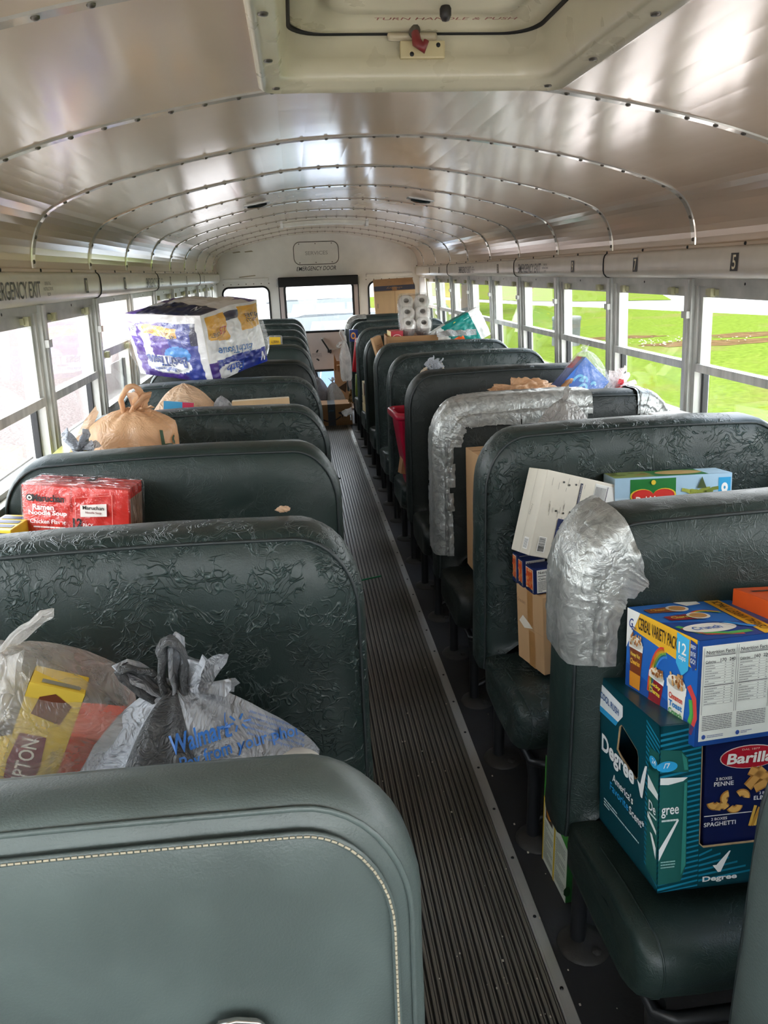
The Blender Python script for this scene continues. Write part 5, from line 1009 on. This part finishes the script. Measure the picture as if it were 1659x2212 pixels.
carton('yellow_box', 'yellow box with navy print left of the red noodle pack', 'box', (-1.052, 1.885, .818), (-8, 0, 3), (.075, .12, .155), ink('#e3c33a', .3), art=yel)
m = MB(); crumple(m, (0, 0, 0), (.014, .006, .006), P_TANL, 3.3, 3); o = m.build('paper_scrap', loc=(-.345, 1.47, 1.085)); tag(o, 'tiny peach scrap of paper on top of the second left seat back', 'scrap')
# ---------------- fourth left seat: tan bag in the corner
tb, B = plainbag('plastic_bag', 'tan plastic bag with dark green letters by the left window', (-.90, 2.55, .452), .135, .115, .69, (.05, -.02), P_TAN, 7.3, 'tan bags on the left seats', ears=(), neck=.90, pleat=.035, p0=7)
m = MB(); B.print_(m, 'Le', R(-33), .87, .07, .05, '#2c4a2a', .005, 0, 2)
merge_into(tb.children[0], m)
m = MB(); k = Vector((.05, -.03, .665)); ear(m, k, k+Vector((.015, -.01, .095)), Vector((.9, .2, .2)).normalized(), .05, P_TAN, 2, .4, .02); ear(m, k, k+Vector((.05, -.02, .06)), Vector((.6, .1, .5)).normalized(), .04, P_TAN, 5, .4, .02); ruffle(m, k, (.5, -.3, .5), .07, P_TAN, 2.2); m.build('handle', tb)
m = MB(); rows = [[Vector((-.06-.16*t, -.02+.03*s_, .70-.22*t-.03*s_+.012*math.sin(9*s_+5*t))) for s_ in (0, .25, .5, .75, 1)] for t in [q/8 for q in range(9)]]; m.grid(rows, P_TANL, True); m.build('loose_end', tb)
plainbag('plastic_bag', 'small silver grey plastic bag in front of the tan bag by the window', (-.975, 2.365, .452), .055, .045, .60, (-.01, -.01), P_GREY, 2.9, None, ears=((-.03, 0, .05), (.035, -.01, .045)), ruf=((.8, -.2, .7), .05), emat=P_GREY, neck=.72)
carton('cereal_bar_box', 'pale yellow box behind the tan bag against the left window', 'box', (-1.085, 2.60, .452), (3, 0, 0), (.08, .16, .55), ink('#d9d77a', .35))
# ---------------- fifth left seat
tb, B = plainbag('plastic_bag', 'pinkish tan plastic bag with a blue and red box inside, fifth seat on the left', (-.805, 3.28, .452), .135, .10, .66, (.02, .0), P_TANL, 5.2, 'tan bags on the left seats', ears=(), neck=.80, pleat=.05, p0=4)
def cookie(m, d): f = Face(m, 'front', d); f.rect(.0, 0, .62, 1, '#3f8fb8', 0); f.rect(.62, 0, 1, 1, '#b8324e', 0); f.text('Kelloggs', .3, .6, .4, .14, '#b8324e', 2, 20); f.text('RICE', .8, .5, .2, .12, '#e8d8d8', 2, 20)
carton('cookie_box', 'blue and red box showing at the front of the pinkish tan bag', 'box', (-.815, 3.16, .90), (6, -6, 8), (.12, .02, .155), ink('#3f8fb8', .35), art=cookie)
plainbag('plastic_bag', 'crumpled clear silver bag right of the pinkish tan bag', (-.63, 3.27, .452), .07, .06, .60, (.0, .0), film('silver_bag_plastic', '#cfd1d4', .7, .15, 18, 1, .4, .6), 8.8, None, ears=(), neck=.8, p0=2.5)
def flatbox(m, d): f = Face(m, 'front', d); f.rect(0, .5, 1, 1, '#c8a983', 0); f.rect(.6, 0, .95, .45, '#b5896a', 1)
carton('flat_carton', 'flat tan carton edge showing above the fourth left seat back', 'carton', (-.46, 3.26, .455), (2, -3, -.5), (.245, .06, .575), ink('#d9cbb2', .5), art=flatbox)
# ---------------- bath tissue pack resting across the seat backs
PUR, BLU, NAV, WHT, YEL, LBL = '#3c157c', '#132a86', '#10193c', '#d9d8d6', '#d39a12', '#2b82c6'
bd = (.545, .368, .305)
def bath(m, d):
    def fr(u, v):
        x = u; y = v
        if y > .9: return WHT
        if .05 < x < .14 and .64 < y < .86: return WHT
        if .24 < x < .68 and .72-.10*(x-.24) < y < .86-.10*(x-.24): return YEL
        e = ((x-.50)/.30)**2+((y-.24)/.155)**2
        if e < 1 or (abs(x-.27-(.6-y)*.1) < .055*(1.6-y) and .3 < y < .85): return WHT
        if ((x-.66)/.16)**2+((y-.42)/.13)**2 < 1: return LBL
        if x > .93: return WHT
        if x < .10-.1*y: return WHT
        if x > .78: return NAV if y > .55 and x > .86 else BLU
        if x > .60-.25*(y-.5): return BLU
        return PUR if y > .06 else '#3b1a78'
    f = cells(m, 'front', d, fr, 84, 56, 0, .022, 2, .014)
    f.text('BathTissue', .5, .30, .52, .17, '#16367c', 3, 180, 0, .03); f.text('UltraPremium', .47, .165, .34, .06, '#26479a', 3, 180); f.text('45', .63, .70, .05, .06, '#26211a', 3, 180); f.text('LARGE ROLLS', .52, .735, .1, .04, '#26211a', 3, 180); f.text('225', .36, .765, .07, .06, '#c23a2a', 3, 180); f.text('SOFT SHEETS', .29, .79, .06, .03, '#26211a', 3, 180)
    for k in range(8): f.rect(.06, .66+.022*k, .125, .672+.022*k, '#2a2a2a', 16)
    f.text('zzzzlic', .18, .88, .1, .04, '#d8d0ea', 3, 180)
    def rt(u, v):
        if v < .28+.03*math.sin(u*5): return PUR if u < .12 else (WHT if ((u-.3)/.2)**2+((v-.1)/.12)**2 < 1 else BLU)
        if .05 < u < .34 and .62-.25*(u-.05) < v < .95: return YEL
        if .60 < u < .98 and .62 < v < .97: return YEL
        if .34 < u < .6 and .83 < v < .93: return NAV
        rr = min(((u*3) % 1-.5)**2*4, 9); return '#dcd9d0' if rr > .82 else WHT
    r_ = cells(m, 'right', d, rt, 64, 56, 0, .022, 5, .016)
    r_.text('225', .25, .72, .1, .1, '#b8342a', 3, 180); r_.text('SOFT SHEETS', .14, .68, .14, .06, '#26211a', 3, 180); r_.text('45', .93, .80, .09, .1, '#26211a', 3, 180); r_.text('LARGE', .77, .83, .18, .06, '#26211a', 3, 180); r_.text('ROLLS', .79, .76, .14, .05, '#26211a', 3, 180); r_.text('BathTissue', .42, .38, .55, .12, '#3a6fa8', 3, 172); r_.text('Bath', .38, .12, .28, .13, '#2a4fa8', 3, 176); r_.text('N', .92, .12, .09, .14, '#e6e6e6', 3, 170, .2, .03)
    def tp(u, v):
        if v < .32+.05*math.sin(u*4): return NAV if u > .14 else PUR
        if v > .86 or (u < .2 and v > .5): return PUR
        if .55 < u < .9 and .74 < v < .86: return PUR if not (.6 < u < .85 and .76 < v < .84) else WHT
        for cx in (.25, .5, .75):
            if ((u-cx)/.07)**2+((v-.6)/.09)**2 < 1: return '#c7c3ba'
        return WHT
    t = cells(m, 'top', d, tp, 72, 48, 0, .02, 8, .010)
    t.text('BathTissue', .3, .3, .26, .1, '#c9d4ea', 3, 185); t.text('enhanced softness', .55, .2, .2, .05, '#b8b06a', 3, 185); t.text('N', .83, .16, .06, .12, '#d6d9e0', 3, 185, .2)
    cells(m, 'left', d, lambda u, v: YEL if u > .85 else WHT, 20, 20, 0, .02, 9, .01); cells(m, 'back', d, lambda u, v: WHT, 20, 20, 0, .02, 11, .01)
def bwarp(p): return (p[0]+.012*nz3(p, 6, 1), p[1]+.012*nz3(p, 6, 2), p[2]+.018*nz3(p, 5, 3)*(p[2]/.3) if p[2] > .02 else p[2])
bt = carton('bath_tissue_pack', 'huge purple and blue bath tissue pack upside down on the left seat backs', 'pack', (-.772, 3.92, 1.108), (-42.7, 9.5, 2.1), bd, ink(WHT, .4), bev=.03, art=bath, warp=bwarp)
m = MB(warp=lambda p: Vector(bwarp(p))+Vector((nz3(p, 16, 4), nz3(p, 16, 5), nz3(p, 16, 6)))*.010)
rows = []
for i in range(25):
    t = i/24; zz = -.002+t*(bd[2]+.006); row = []
    for j in range(96):
        a = 2*math.pi*j/96; c, s_ = math.cos(a), math.sin(a); q = (abs(c)**9+abs(s_)**9)**(-1/9); bl = .034*(1-(2*t-1)**4); row.append((c*q*(bd[0]/2+bl), s_*q*(bd[1]/2+bl), zz))
    rows.append(row)
m.grid(rows, P_CLEAR, True, cu=True); m.build('film_wrap', bt)
carton('snack_pack', 'yellow labelled snack pack between the far left seats', 'pack', (-.445, 5.45, 1.02), (4, -6, 2), (.095, .06, .115), film('snack_film', '#b9b7b0', .8, .15, 20, .8), bev=.015, art=lambda m, d: (lambda f: (f.rect(.05, .35, .85, .88, '#e3b81e', 2), f.text('VARIETY', .45, .6, .6, .16, '#5a3a14', 5, 180)))(Face(m, 'front', d, off=.004)))
carton('storage_carton', 'plain brown carton under the yellow labelled snack pack', 'carton', (-.47, 5.42, .455), (0, -4, 0), (.3, .2, .56), CARD)
# ---------------- third right seat
plainbag('plastic_bag', 'grey plastic bag rising to a point in front of the taped seat', (.56, 2.43, .452), .175, .12, .655, (.02, .0), film('greyclear_plastic', '#c2bfbb', .93, .22, 12, .9, .4, .5), 6.1, None, ears=((.02, 0, .03),), neck=.45, pleat=.12)
carton('red_packet', 'small red packet showing through the side of the pointed grey bag', 'packet', (.66, 2.385, .86), (10, 0, 14), (.05, .03, .16), ink('#c4262c', .3))
carton('open_carton', 'brown carton standing behind the second right seat back by the aisle', 'carton', (.415, 2.565, .455), (2, -3, 0), (.22, .18, .455), CARD, art=lambda m, d: tapeline(m, d, CARDD, .02))
carton('white_box', 'white box with orange print by the right window sill', 'box', (1.045, 2.42, .455), (0, -3, -2), (.12, .3, .565), ink('#e4e0da', .4), art=lambda m, d: (lambda f: (f.rect(.55, .2, .95, .6, '#d9744a', 1), f.rect(.1, .2, .4, .7, '#d8d4cc', 1)))(Face(m, 'top', d)))
# ---------------- fourth right seat
plainbag('paper_bag', 'crumpled tan bag behind the taped seat', (.68, 3.16, .452), .18, .11, .58, (-.01, .0), P_TAN, 3.7, None, ears=(), neck=.86, pleat=.2, p0=2.4)
m = MB(); crumple(m, (-.03, -.02, .565), (.125, .06, .055), P_TAN, 2.2, 5, .5, 1.7); m.build('crumpled_top', [o for o in COL.objects if o.name == 'paper_bag'][0])
plainbag('paper_bag', 'smaller tan bag left of the blue box in clear plastic', (.80, 3.16, .452), .08, .08, .575, (.02, .0), P_TAN, 9.1, None, ears=((.05, 0, .03),), neck=.7)
def splash(m, d):
    f = Face(m, 'front', d); f.rect(0, 0, 1, 1, '#1f66c0', 0)
    for cx, cy, r_ in ((.3, .55, .12), (.42, .62, .09), (.55, .5, .1), (.7, .72, .05)):
        f.bar([(cx+r_*math.cos(a), cy+r_*1.2*math.sin(a)) for a in [R(200-25*k) for k in range(8)]], .011, '#6cc0e6', 1)
    f.ell(.5, .3, .24, .1, '#8e2f2c', 2); f.poly([(0, 0), (1, 0), (1, .12), (0, .2)], '#c9302c', 2); l = Face(m, 'left', d); l.rect(0, 0, 1, 1, '#5a6fb0', 0); l.rect(.0, .7, .7, 1, '#b8262a', 1); t = Face(m, 'top', d); t.rect(0, 0, 1, 1, '#ecebe6', 0)
sb = carton('juice_pouch_box', 'blue box with water splash print tilted inside a clear bag by the right window', 'box', (.85, 3.22, .935), (4, -4, 45), (.16, .09, .22), ink('#2a62b4', .3), art=splash)
rt_, B = plainbag('plastic_bag', 'clear plastic bag around the tilted blue box', (.95, 3.23, .50), .15, .12, .675, (.01, 0), film('clear_bag', '#e9edf0', .08, .1, 14, 1, .4, .7), 2.1, None, ears=(), neck=.55, ruf=((.0, 0, 1), .03))
m = MB(); ruffle(m, (0, 0, 0), (.8, -.2, .6), .1, film('redwhite_bag', '#e6d9d8', .9, .2, 14, .8), 4.4); ruffle(m, (.02, -.01, -.01), (.8, -.3, .5), .06, film('red_bag', '#c9202c', .9, .2, 14, .8), 2.4); o = m.build('plastic_bag', loc=(1.065, 3.24, .985)); tag(o, 'white and red bag end poking out by the right window', 'bag')
m = MB(); m.lathe([(0, 0), (.05, .002), (.05, .45), (.02, .53), (0, .533)], film('redwhite_bag2', '#e6d9d8', .9, .2, 14, .8), 14); m.build('bag_body', o, loc=(.03, 0, -.53))
m = MB(); ruffle(m, (0, 0, 0), (.3, -.2, 1), .06, P_GREY, 1.1); ear(m, (.01, 0, .01), (-.02, -.01, .05), (1, 0, 0), .03, P_GREY, 3, .4, .012); o = m.build('plastic_bag', loc=(.345, 3.58, 1.065)); tag(o, 'small grey bag knot on top of the smooth dark right seat', 'bag')
# ---------------- red wastebasket with paper bag
bin_ = thing('wastebasket', 'red plastic wastebasket at the aisle edge of a right seat', 'wastebasket', (.335, 3.83, .452), (0, 0, R(4)))
RP = surf('red_plastic', '#b0163a', .3, .05, 10); m = MB(); rr = lambda hx, hy, z: [(x, y, z) for x, y in rrect(-hx, -hy, hx, hy, min(hx, hy)*.35, 7)]
m.grid([rr(.0, .0, .0), rr(.098, .075, 0), rr(.105, .08, .02), rr(.155, .115, .375), rr(.158, .118, .375), rr(.158, .118, .39), rr(.15, .11, .39), rr(.1, .075, .02), rr(0, 0, .02)], RP, False, cu=True); m.build('bin_body', bin_)
m = MB(); m.grid([rr(.156, .116, .368), rr(.170, .13, .366), rr(.174, .134, .376), rr(.172, .132, .396), rr(.160, .12, .402), rr(.151, .111, .398), rr(.15, .11, .375)], RP, True, cu=True); m.build('rim', bin_)
pb = thing('paper_bag', 'brown paper bag with white rope handle standing in the red wastebasket', 'bag', (.300, 3.81, .50), (R(-6), R(11), R(5)))
m = MB(); PAPD = surf('paper_shadow', '#8f7350', .8, .1, 10)
m.poly([(-.10, 0), (.1, 0), (.115, .50), (-.04, .56), (-.085, .44), (-.11, .34)], PAPER, frame((0, .045, 0), (1, 0, 0), (0, 0, 1)), z=0, thick=.003); m.poly([(-.1, 0), (.1, 0), (.11, .36), (-.095, .36)], PAPER, frame((0, -.02, 0), (1, 0, 0), (0, 0, 1)), z=0, thick=.003)
m.poly([(0, 0), (.065, 0), (.065, .42), (0, .36)], PAPER, frame((-.1, -.02, 0), (-.02, 1, 0), (0, 0, 1)), thick=.003); m.poly([(0, 0), (.065, 0), (.065, .5), (0, .36)], PAPER, frame((.1, -.02, 0), (.02, 1, 0), (0, 0, 1)), thick=.003); m.build('bag_body', pb)
m = MB(); m.tube([(-.09, .03, .36), (-.085, .02, .45), (-.06, .0, .54), (-.015, -.02, .585), (.03, -.03, .59), (.07, .0, .53)], .006, surf('rope_white', '#d6cdb8', .8), 8); m.build('handle', pb)
m = MB(); pts = []
for k in range(40): a = k*.33; r_ = .045-.0008*k; pts.append((r_*math.cos(a), r_*math.sin(a)))
rows = [[(x, y, z) for x, y in pts] for z in (0, .34)]; m.grid(rows, surf('peach_paper', '#d9a886', .8, .08, 8), True); m.grid([[(x*.93, y*.93, z) for x, y in pts] for z in (0, .34)], surf('navy_print', '#2b3140', .6), True)
o = m.build('rolled_bag', loc=(.262, 3.74, .52), rot=(R(8), R(4), 0)); tag(o, 'rolled peach paper with dark inside, in the red wastebasket', 'paper roll')
# ---------------- seventh right seat: carton with paper rolls
carton('storage_carton', 'plain brown carton under the open carton with paper rolls', 'carton', (.51, 5.36, .452), (-3, 0, 0), (.37, .3, .408), CARDD)
oc = thing('open_carton', 'open brown carton holding a red box and paper rolls behind a right seat', 'carton', (.507, 5.38, .866), (0, 0, R(-3))); m = MB(); a, b, h = .1785, .145, .24
for lo, hi in (((-a, -b, 0), (a, -b+.005, h)), ((-a, b-.005, 0), (a, b, h)), ((-a, -b, 0), (-a+.005, b, h)), ((a-.005, -b, 0), (a, b, h)), ((-a, -b, 0), (a, b, .005))): m.box(lo, hi, CARDD, .0015, seg=1)
f = Face(m, 'front', (2*a, 2*b, h)); f.bar([(.06, .1), (.06, .88), (.6, .86)], .003, '#7d5f40', 1); f.text('A', .95, .9, .03, .06, '#8d6c49'); m.build('carton_body', oc)
def rice(m, d): f = Face(m, 'front', d); f.rect(0, .4, 1, 1, '#b0182c', 0); f.ell(.5, .82, .4, .1, '#d8c8c0', 1); f.ell(.5, .82, .37, .085, '#b0182c', 2); f.text('Success', .5, .82, .6, .055, '#f0e8e0', 3); l = Face(m, 'left', d); l.rect(0, 0, 1, 1, '#d9c27c', 0)
carton('rice_box', 'red rice box with yellow side standing in the open carton', 'box', (.395, 5.36, .873), (2, 0, 0), (.085, .17, .265), ink('#b0182c', .35), art=rice)
tp_ = thing('paper_roll_pack', 'pack of six white toilet rolls on the open carton', 'pack', (.545, 5.36, 1.115), (R(-38), 0, R(-3))); ROLL = surf('tissue_paper', '#e6e2dc', .9, .04, 20, .5, 60); CORE = surf('roll_core', '#8f8a84', .9)
for r_ in range(3):
    for c in range(2):
        m = MB(); T = Matrix.Translation((-.055+.11*c, 0, .048+.093*r_)) @ Matrix.Rotation(math.pi/2, 4, 'X'); m.lathe([(.019, -.052), (.045, -.053), (.0535, -.046), (.0545, 0), (.0535, .046), (.045, .053), (.019, .052), (.019, -.052)], ROLL, 28, T); m.build('toilet_roll', tp_)
        q = [c_ for c_ in tp_.children][-1]; m = MB(); m.lathe([(.0195, -.05), (.0195, .0525), (.0175, .0525), (.0175, .03), (0, .03)], CORE, 18, T); m.build('core', q)
m = MB(); m.box((-.114, -.058, -.006), (.114, .058, .292), P_CLEAR, .03, div=3); m.build('film_wrap', tp_)
carton('tall_carton', 'narrow upright carton with grey side at the aisle edge of a right seat', 'carton', (.297, 5.33, .452), (4, 0, 0), (.06, .17, .505), ink('#d9a98a', .6), art=lambda m, d: (lambda f: f.rect(.12, .02, 1, .97, '#59636f', 0))(Face(m, 'front', d)))
def slim(m, d): f = Face(m, 'front', d); [f.text(t, .5, .62-.08*i, .6, .05, '#5a4028') for i, t in enumerate(('Seeds of', 'Change'))]; f.lines(.25, .3, .75, .45, 4, '#6a5038', 1, 2)
carton('slim_carton', 'slim tan carton tilted on top of the narrow upright carton', 'carton', (.29, 5.33, .958), (20, -2, -15), (.066, .04, .15), CARD, art=slim)
def tealpack(m, d):
    def fn(u, v):
        if u < .16 and v < .75-3*u: return '#d8cf2a'
        if u < .40-.12*v: return '#dfe3e0'
        if .30 < u < .56 and .04 < v < .5-.3*(u-.3): return '#e0642a'
        if u < .82: return '#0f7f78'
        return '#e9eae8'
    f = cells(m, 'front', d, fn, 50, 26, 0, .015, 3, .01); f.l += .006; f.text('24', .08, .3, .08, .2, '#4a4a1a', 3); f.text('ARCTIC', .43, .27, .16, .1, '#f0ece0', 3, -10)
    for k in range(6): f.lines(.6, .82-.1*k, .79, .86-.1*k, 1, '#bfe0dc', 3, k)
    f.ell(.53, .86, .035, .08, '#c9b43a', 3); cells(m, 'top', d, lambda u, v: '#0f7f78' if .35 < u < .8 else '#e4e6e4', 30, 10, 0, .01, 4, .006); cells(m, 'right', d, lambda u, v: '#e9eae8', 12, 12, 0, .012, 4, .01); cells(m, 'left', d, lambda u, v: '#dfe3e0', 12, 12, 0, .012, 4, .01)
carton('paper_towel_pack', 'teal and white paper pack tilted by the right windows', 'pack', (.905, 5.42, .985), (-4, -5, -27), (.40, .14, .215), ink('#e4e6e4', .35), bev=.02, art=tealpack)
carton('storage_carton', 'plain brown carton under the tilted teal paper pack', 'carton', (.895, 5.38, .452), (0, 0, 0), (.34, .22, .42), CARD)
m = MB(); rows = [[Vector((x*.14, .05*math.sin(x*9+t*3)*.4+(t-.5)*.1, .02+.035*math.sin(t*math.pi)*(1+.5*nz3((x*3, t*2, 1), 1.5)))) for t in [q/8 for q in range(9)]] for x in [-1+q/8 for q in range(17)]]; m.grid(rows, film('silver_crinkle', '#d6d9da', .75, .12, 20, 1, .3, .7), True); o = m.build('plastic_wrap', loc=(.80, 5.235, 1.075)); tag(o, 'crinkled clear plastic wrap lying right of the open carton', 'plastic wrap')
# ---------------- eighth to tenth right seats
for k, (z, h, lb, c) in enumerate(((.452, .065, 'lowest small tan box of the stack at a right seat edge', '#c9b98f'), (.519, .06, 'middle small tan box of the stack at a right seat edge', '#bfae86'), (.581, .11, 'top cream and maroon box of the stack at a right seat edge', '#cdbfa0'))):
    carton('small_box', lb, 'box', (.262, 6.08+.004*k, z), (6-3*k, 0, 0), (.10, .12, h), ink(c, .5), 'small boxes stacked at the seat edge', art=lambda m, d, k=k: (lambda f: (f.rect(.05, .1, .4, .9, '#7a4038', 1) if k == 2 else f.rect(.3, .25, .95, .75, '#3d3a34', 1), f.rect(.6, .65, .9, .9, '#b8a83a', 2)))(Face(m, 'front', d)))
carton('blue_packet', 'dark blue packet with an orange badge above the red packet', 'packet', (.215, 6.92, .94), (0, 0, 2), (.075, .05, .105), ink('#1c2f6c', .35), art=lambda m, d: (lambda f: (f.ell(.45, .5, .3, .28, '#e8a23a', 1), f.ell(.45, .5, .18, .17, '#3a4a86', 2)))(Face(m, 'front', d)))
carton('red_bag', 'red packet with white top at the aisle edge of a right seat', 'packet', (.222, 6.80, .68), (0, 0, 8), (.085, .06, .30), ink('#c8202c', .3), bev=.012, art=lambda m, d: (lambda f: (f.rect(.02, .88, .98, 1, '#e6dedc', 1), f.poly([(.3, .9), (.45, .9), (.8, .3), (.65, .3)], '#6a2a24', 1)))(Face(m, 'front', d)))
carton('green_packet', 'green and yellow packet under the red packet with white top', 'packet', (.245, 6.87, .452), (0, 0, 3), (.08, .08, .20), ink('#7a8f3a', .4), bev=.01)
hb = thing('hanging_bag', 'white plastic bag hanging at the aisle edge of the ninth right seat', 'bag', (.14, 7.02, .58)); m = MB(); B = Bag(.05, .06, .36, (.0, .0), 3.1, neck=.55, pleat=.2); B.mesh(P_WHITE, 48, 24, m=m); m.build('bag_body', hb)
m = MB(); ear(m, (0, 0, .35), (-.03, .02, .45), (1, .2, 0), .03, P_WHITE, 2, .3, .014); ear(m, (0, 0, .35), (-.07, 0, .31), (0, .3, 1), .025, P_WHITE, 5, .3, .014); m.build('handle', hb)
cl_ = thing('plastic_bag', 'clear bag of pink goods at the aisle edge near the rear', 'bag', (.235, 7.4, .452)); m = MB(); Bag(.055, .07, .30, (-.01, 0), 5.3, neck=.6).mesh(film('pinkish_film', '#cbb7ae', .75, .15, 16, .9), 48, 22, m=m); m.build('bag_body', cl_)
m = MB(); rd = random.Random(5)
for k in range(26):
    a = rd.random()*6.28; p = [(.045*math.cos(a+q*.5)*(1-.1*q)+rd.gauss(0, .006), .035*math.sin(a+q*.5)+rd.gauss(0, .006), .03+.018*q+rd.random()*.05) for q in range(6)]; m.tube(p, .006, surf('twine', '#8a6634', .9), 6)
o = m.build('twine_bundle', loc=(.205, 7.24, .29), label=None); tag(o, 'brown tangled twine bundle hanging at the seat edge by the rear aisle', 'twine')
wt = MB(); ruffle(wt, (0, 0, 0), (-.5, -.3, -.8), .09, P_WHITE, 2.7); o = wt.build('loose_bag', loc=(.19, 7.22, .30)); tag(o, 'torn white plastic bag below the twine bundle', 'bag')
# ---------------- rear
def chewy(m, d):
    f = Face(m, 'front', d); f.bar([(.5, 0), (.5, 1)], .004, '#8a6844', 0); f.text('chewy', .07, .5, None, .06, '#33405e', 2, 90); t = Face(m, 'top', d); t.rect(0, .04, 1, .42, '#2e3e5c', 1); t.text('chewy', .5, .23, .4, .2, '#b08d62', 3, 180); t.rect(.44, 0, .56, .3, TAPEB, 2); t.text('AAA', .42, .75, .08, .04, '#7d5f40', 2)
carton('shipping_carton', 'large brown shipping carton with navy tape band in front of the rear right window', 'carton', (.768, 8.235, 1.115), (-4.1, 19, -1.6), (.42, .36, .30), CARD, art=chewy)
carton('storage_carton', 'big plain carton under the navy banded shipping carton', 'carton', (.80, 8.30, .0), (0, 0, 0), (.5, .44, 1.03), CARD)
def smile(m, d):
    f = Face(m, 'front', d); f.rect(.36, 0, .56, 1, '#14212b', 0); f.bar([(.12+.58*t, .42-.22*math.sin(math.pi*t)) for t in [q/16 for q in range(17)]], .014, '#231f1c', 2); f.poly([(.64, .62), (.78, .64), (.74, .30), (.72, .50), (.64, .56)], '#231f1c', 2); f.text('prime', .46, .7, .13, .1, '#2c6a86', 2); t = Face(m, 'top', d); t.rect(.36, 0, .56, 1, '#14212b', 0)
carton('shipping_carton', 'dark brown shipping carton with black tape and curved arrow across the rear aisle', 'carton', (.035, 7.95, .008), (-1.2, 0, 0), (.395, .28, .224), CARDD, art=smile)
plainbag('plastic_bag', 'grey bag with dark red goods inside on the rear aisle floor', (-.10, 8.30, .008), .125, .11, .455, (-.01, 0), film('smoke_bag', '#8d8a8c', .82, .18, 12, .9, .3, .5), 3.9, 'bags at the rear door', ears=((-.03, 0, .09),), neck=.55)
carton('red_packet', 'dark red goods inside the grey bag at the rear door', 'packet', (-.11, 8.32, .03), (10, 0, 5), (.1, .08, .25), ink('#7a2f2c'))
plainbag('plastic_bag', 'pale silver bag slumped beside the grey bag on the rear aisle floor', (.095, 8.27, .008), .115, .1, .39, (-.03, 0), film('pale_silver_bag', '#c9c8c4', .9, .2, 12, .9, .4), 6.6, 'bags at the rear door', ears=(), ruf=((-.2, 0, 1), .05), neck=.4)
kb = thing('paper_bag', 'tall brown paper bag with handles by the rear door', 'bag', (.19, 8.53, .008), (0, 0, R(-6))); m = MB(); a, b, h = .09, .065, .52
for T_, pts in ((frame((-a, -b, 0), (1, 0, 0), (0, 0, 1)), [(0, 0), (2*a, 0), (2*a, h), (0, h-.03)]), (frame((-a, b, 0), (1, 0, 0), (0, 0, 1)), [(0, 0), (2*a, 0), (2*a, h+.05), (.03, h+.06), (0, h+.14)]), (frame((-a, b, 0), (0, -1, 0), (0, 0, 1)), [(0, 0), (2*b, 0), (2*b, h-.03), (b, h), (0, h+.14)]), (frame((a, -b, 0), (0, 1, 0), (0, 0, 1)), [(0, 0), (2*b, 0), (2*b, h+.05), (0, h)])): m.poly(pts, PAPER, T_, thick=.003)
m.poly([(-.05, .3), (.03, .24), (.05, .36)], surf('kraft_hole', '#4a3524', .9), frame((0, -b, 0), (1, 0, 0), (0, 0, 1)), z=.001); m.build('bag_body', kb); m = MB(); m.tube([(-.05, -b, h-.04), (-.05, -b-.03, h+.03), (.04, -b-.03, h+.03), (.04, -b, h-.03)], .005, PAPER, 6); m.build('handle', kb)
# ---------------- aisle
m = MB(); m.tube([(-.069, -.024, .0125), (.0, 0, .0125), (.069, .024, .0125)], .004, ink('#1a7a4a', .35), 10); o = m.build('straw', loc=(-.009, 3.614, 0)); tag(o, 'green straw lying across the ribbed aisle floor', 'straw')
m = MB(); Bag(.07, .17, .13, (0, 0), 4.4, neck=.4, pleat=.2).mesh(P_DARK, 60, 24, m=m); ruffle(m, (-.02, -.1, .1), (-.3, -.6, .5), .07, P_DARK, 1.9); o = m.build('plastic_bag', loc=(-.165, 6.95, .008)); tag(o, 'dark crumpled bag on the aisle floor beside the left seats', 'bag')
m = MB(); rd = random.Random(31)
for k in range(130):
    x, y = rd.uniform(-.15, .5), 1.0+rd.random()**1.7*4.5; s_ = rd.uniform(.0008, .0024); z = .0085 if abs(x) < .172 else (.0075 if x < .21 else .002); m.box((x-s_, y-s_, z), (x+s_, y+s_*1.4, z+s_), surf('crumb', '#c9c2b2', .8))
tag(m.build('crumbs'), 'tiny pale crumbs scattered over the aisle floor', 'crumbs', kind='stuff')
m = MB(); ruffle(m, (0, 0, 0), (.2, -.3, 1), .02, ink('#2c4a48'), 1.3); o = m.build('wrapper_scrap', loc=(-.045, 5.62, .009)); tag(o, 'small dark wrapper scrap on the ribbed aisle floor', 'scrap')
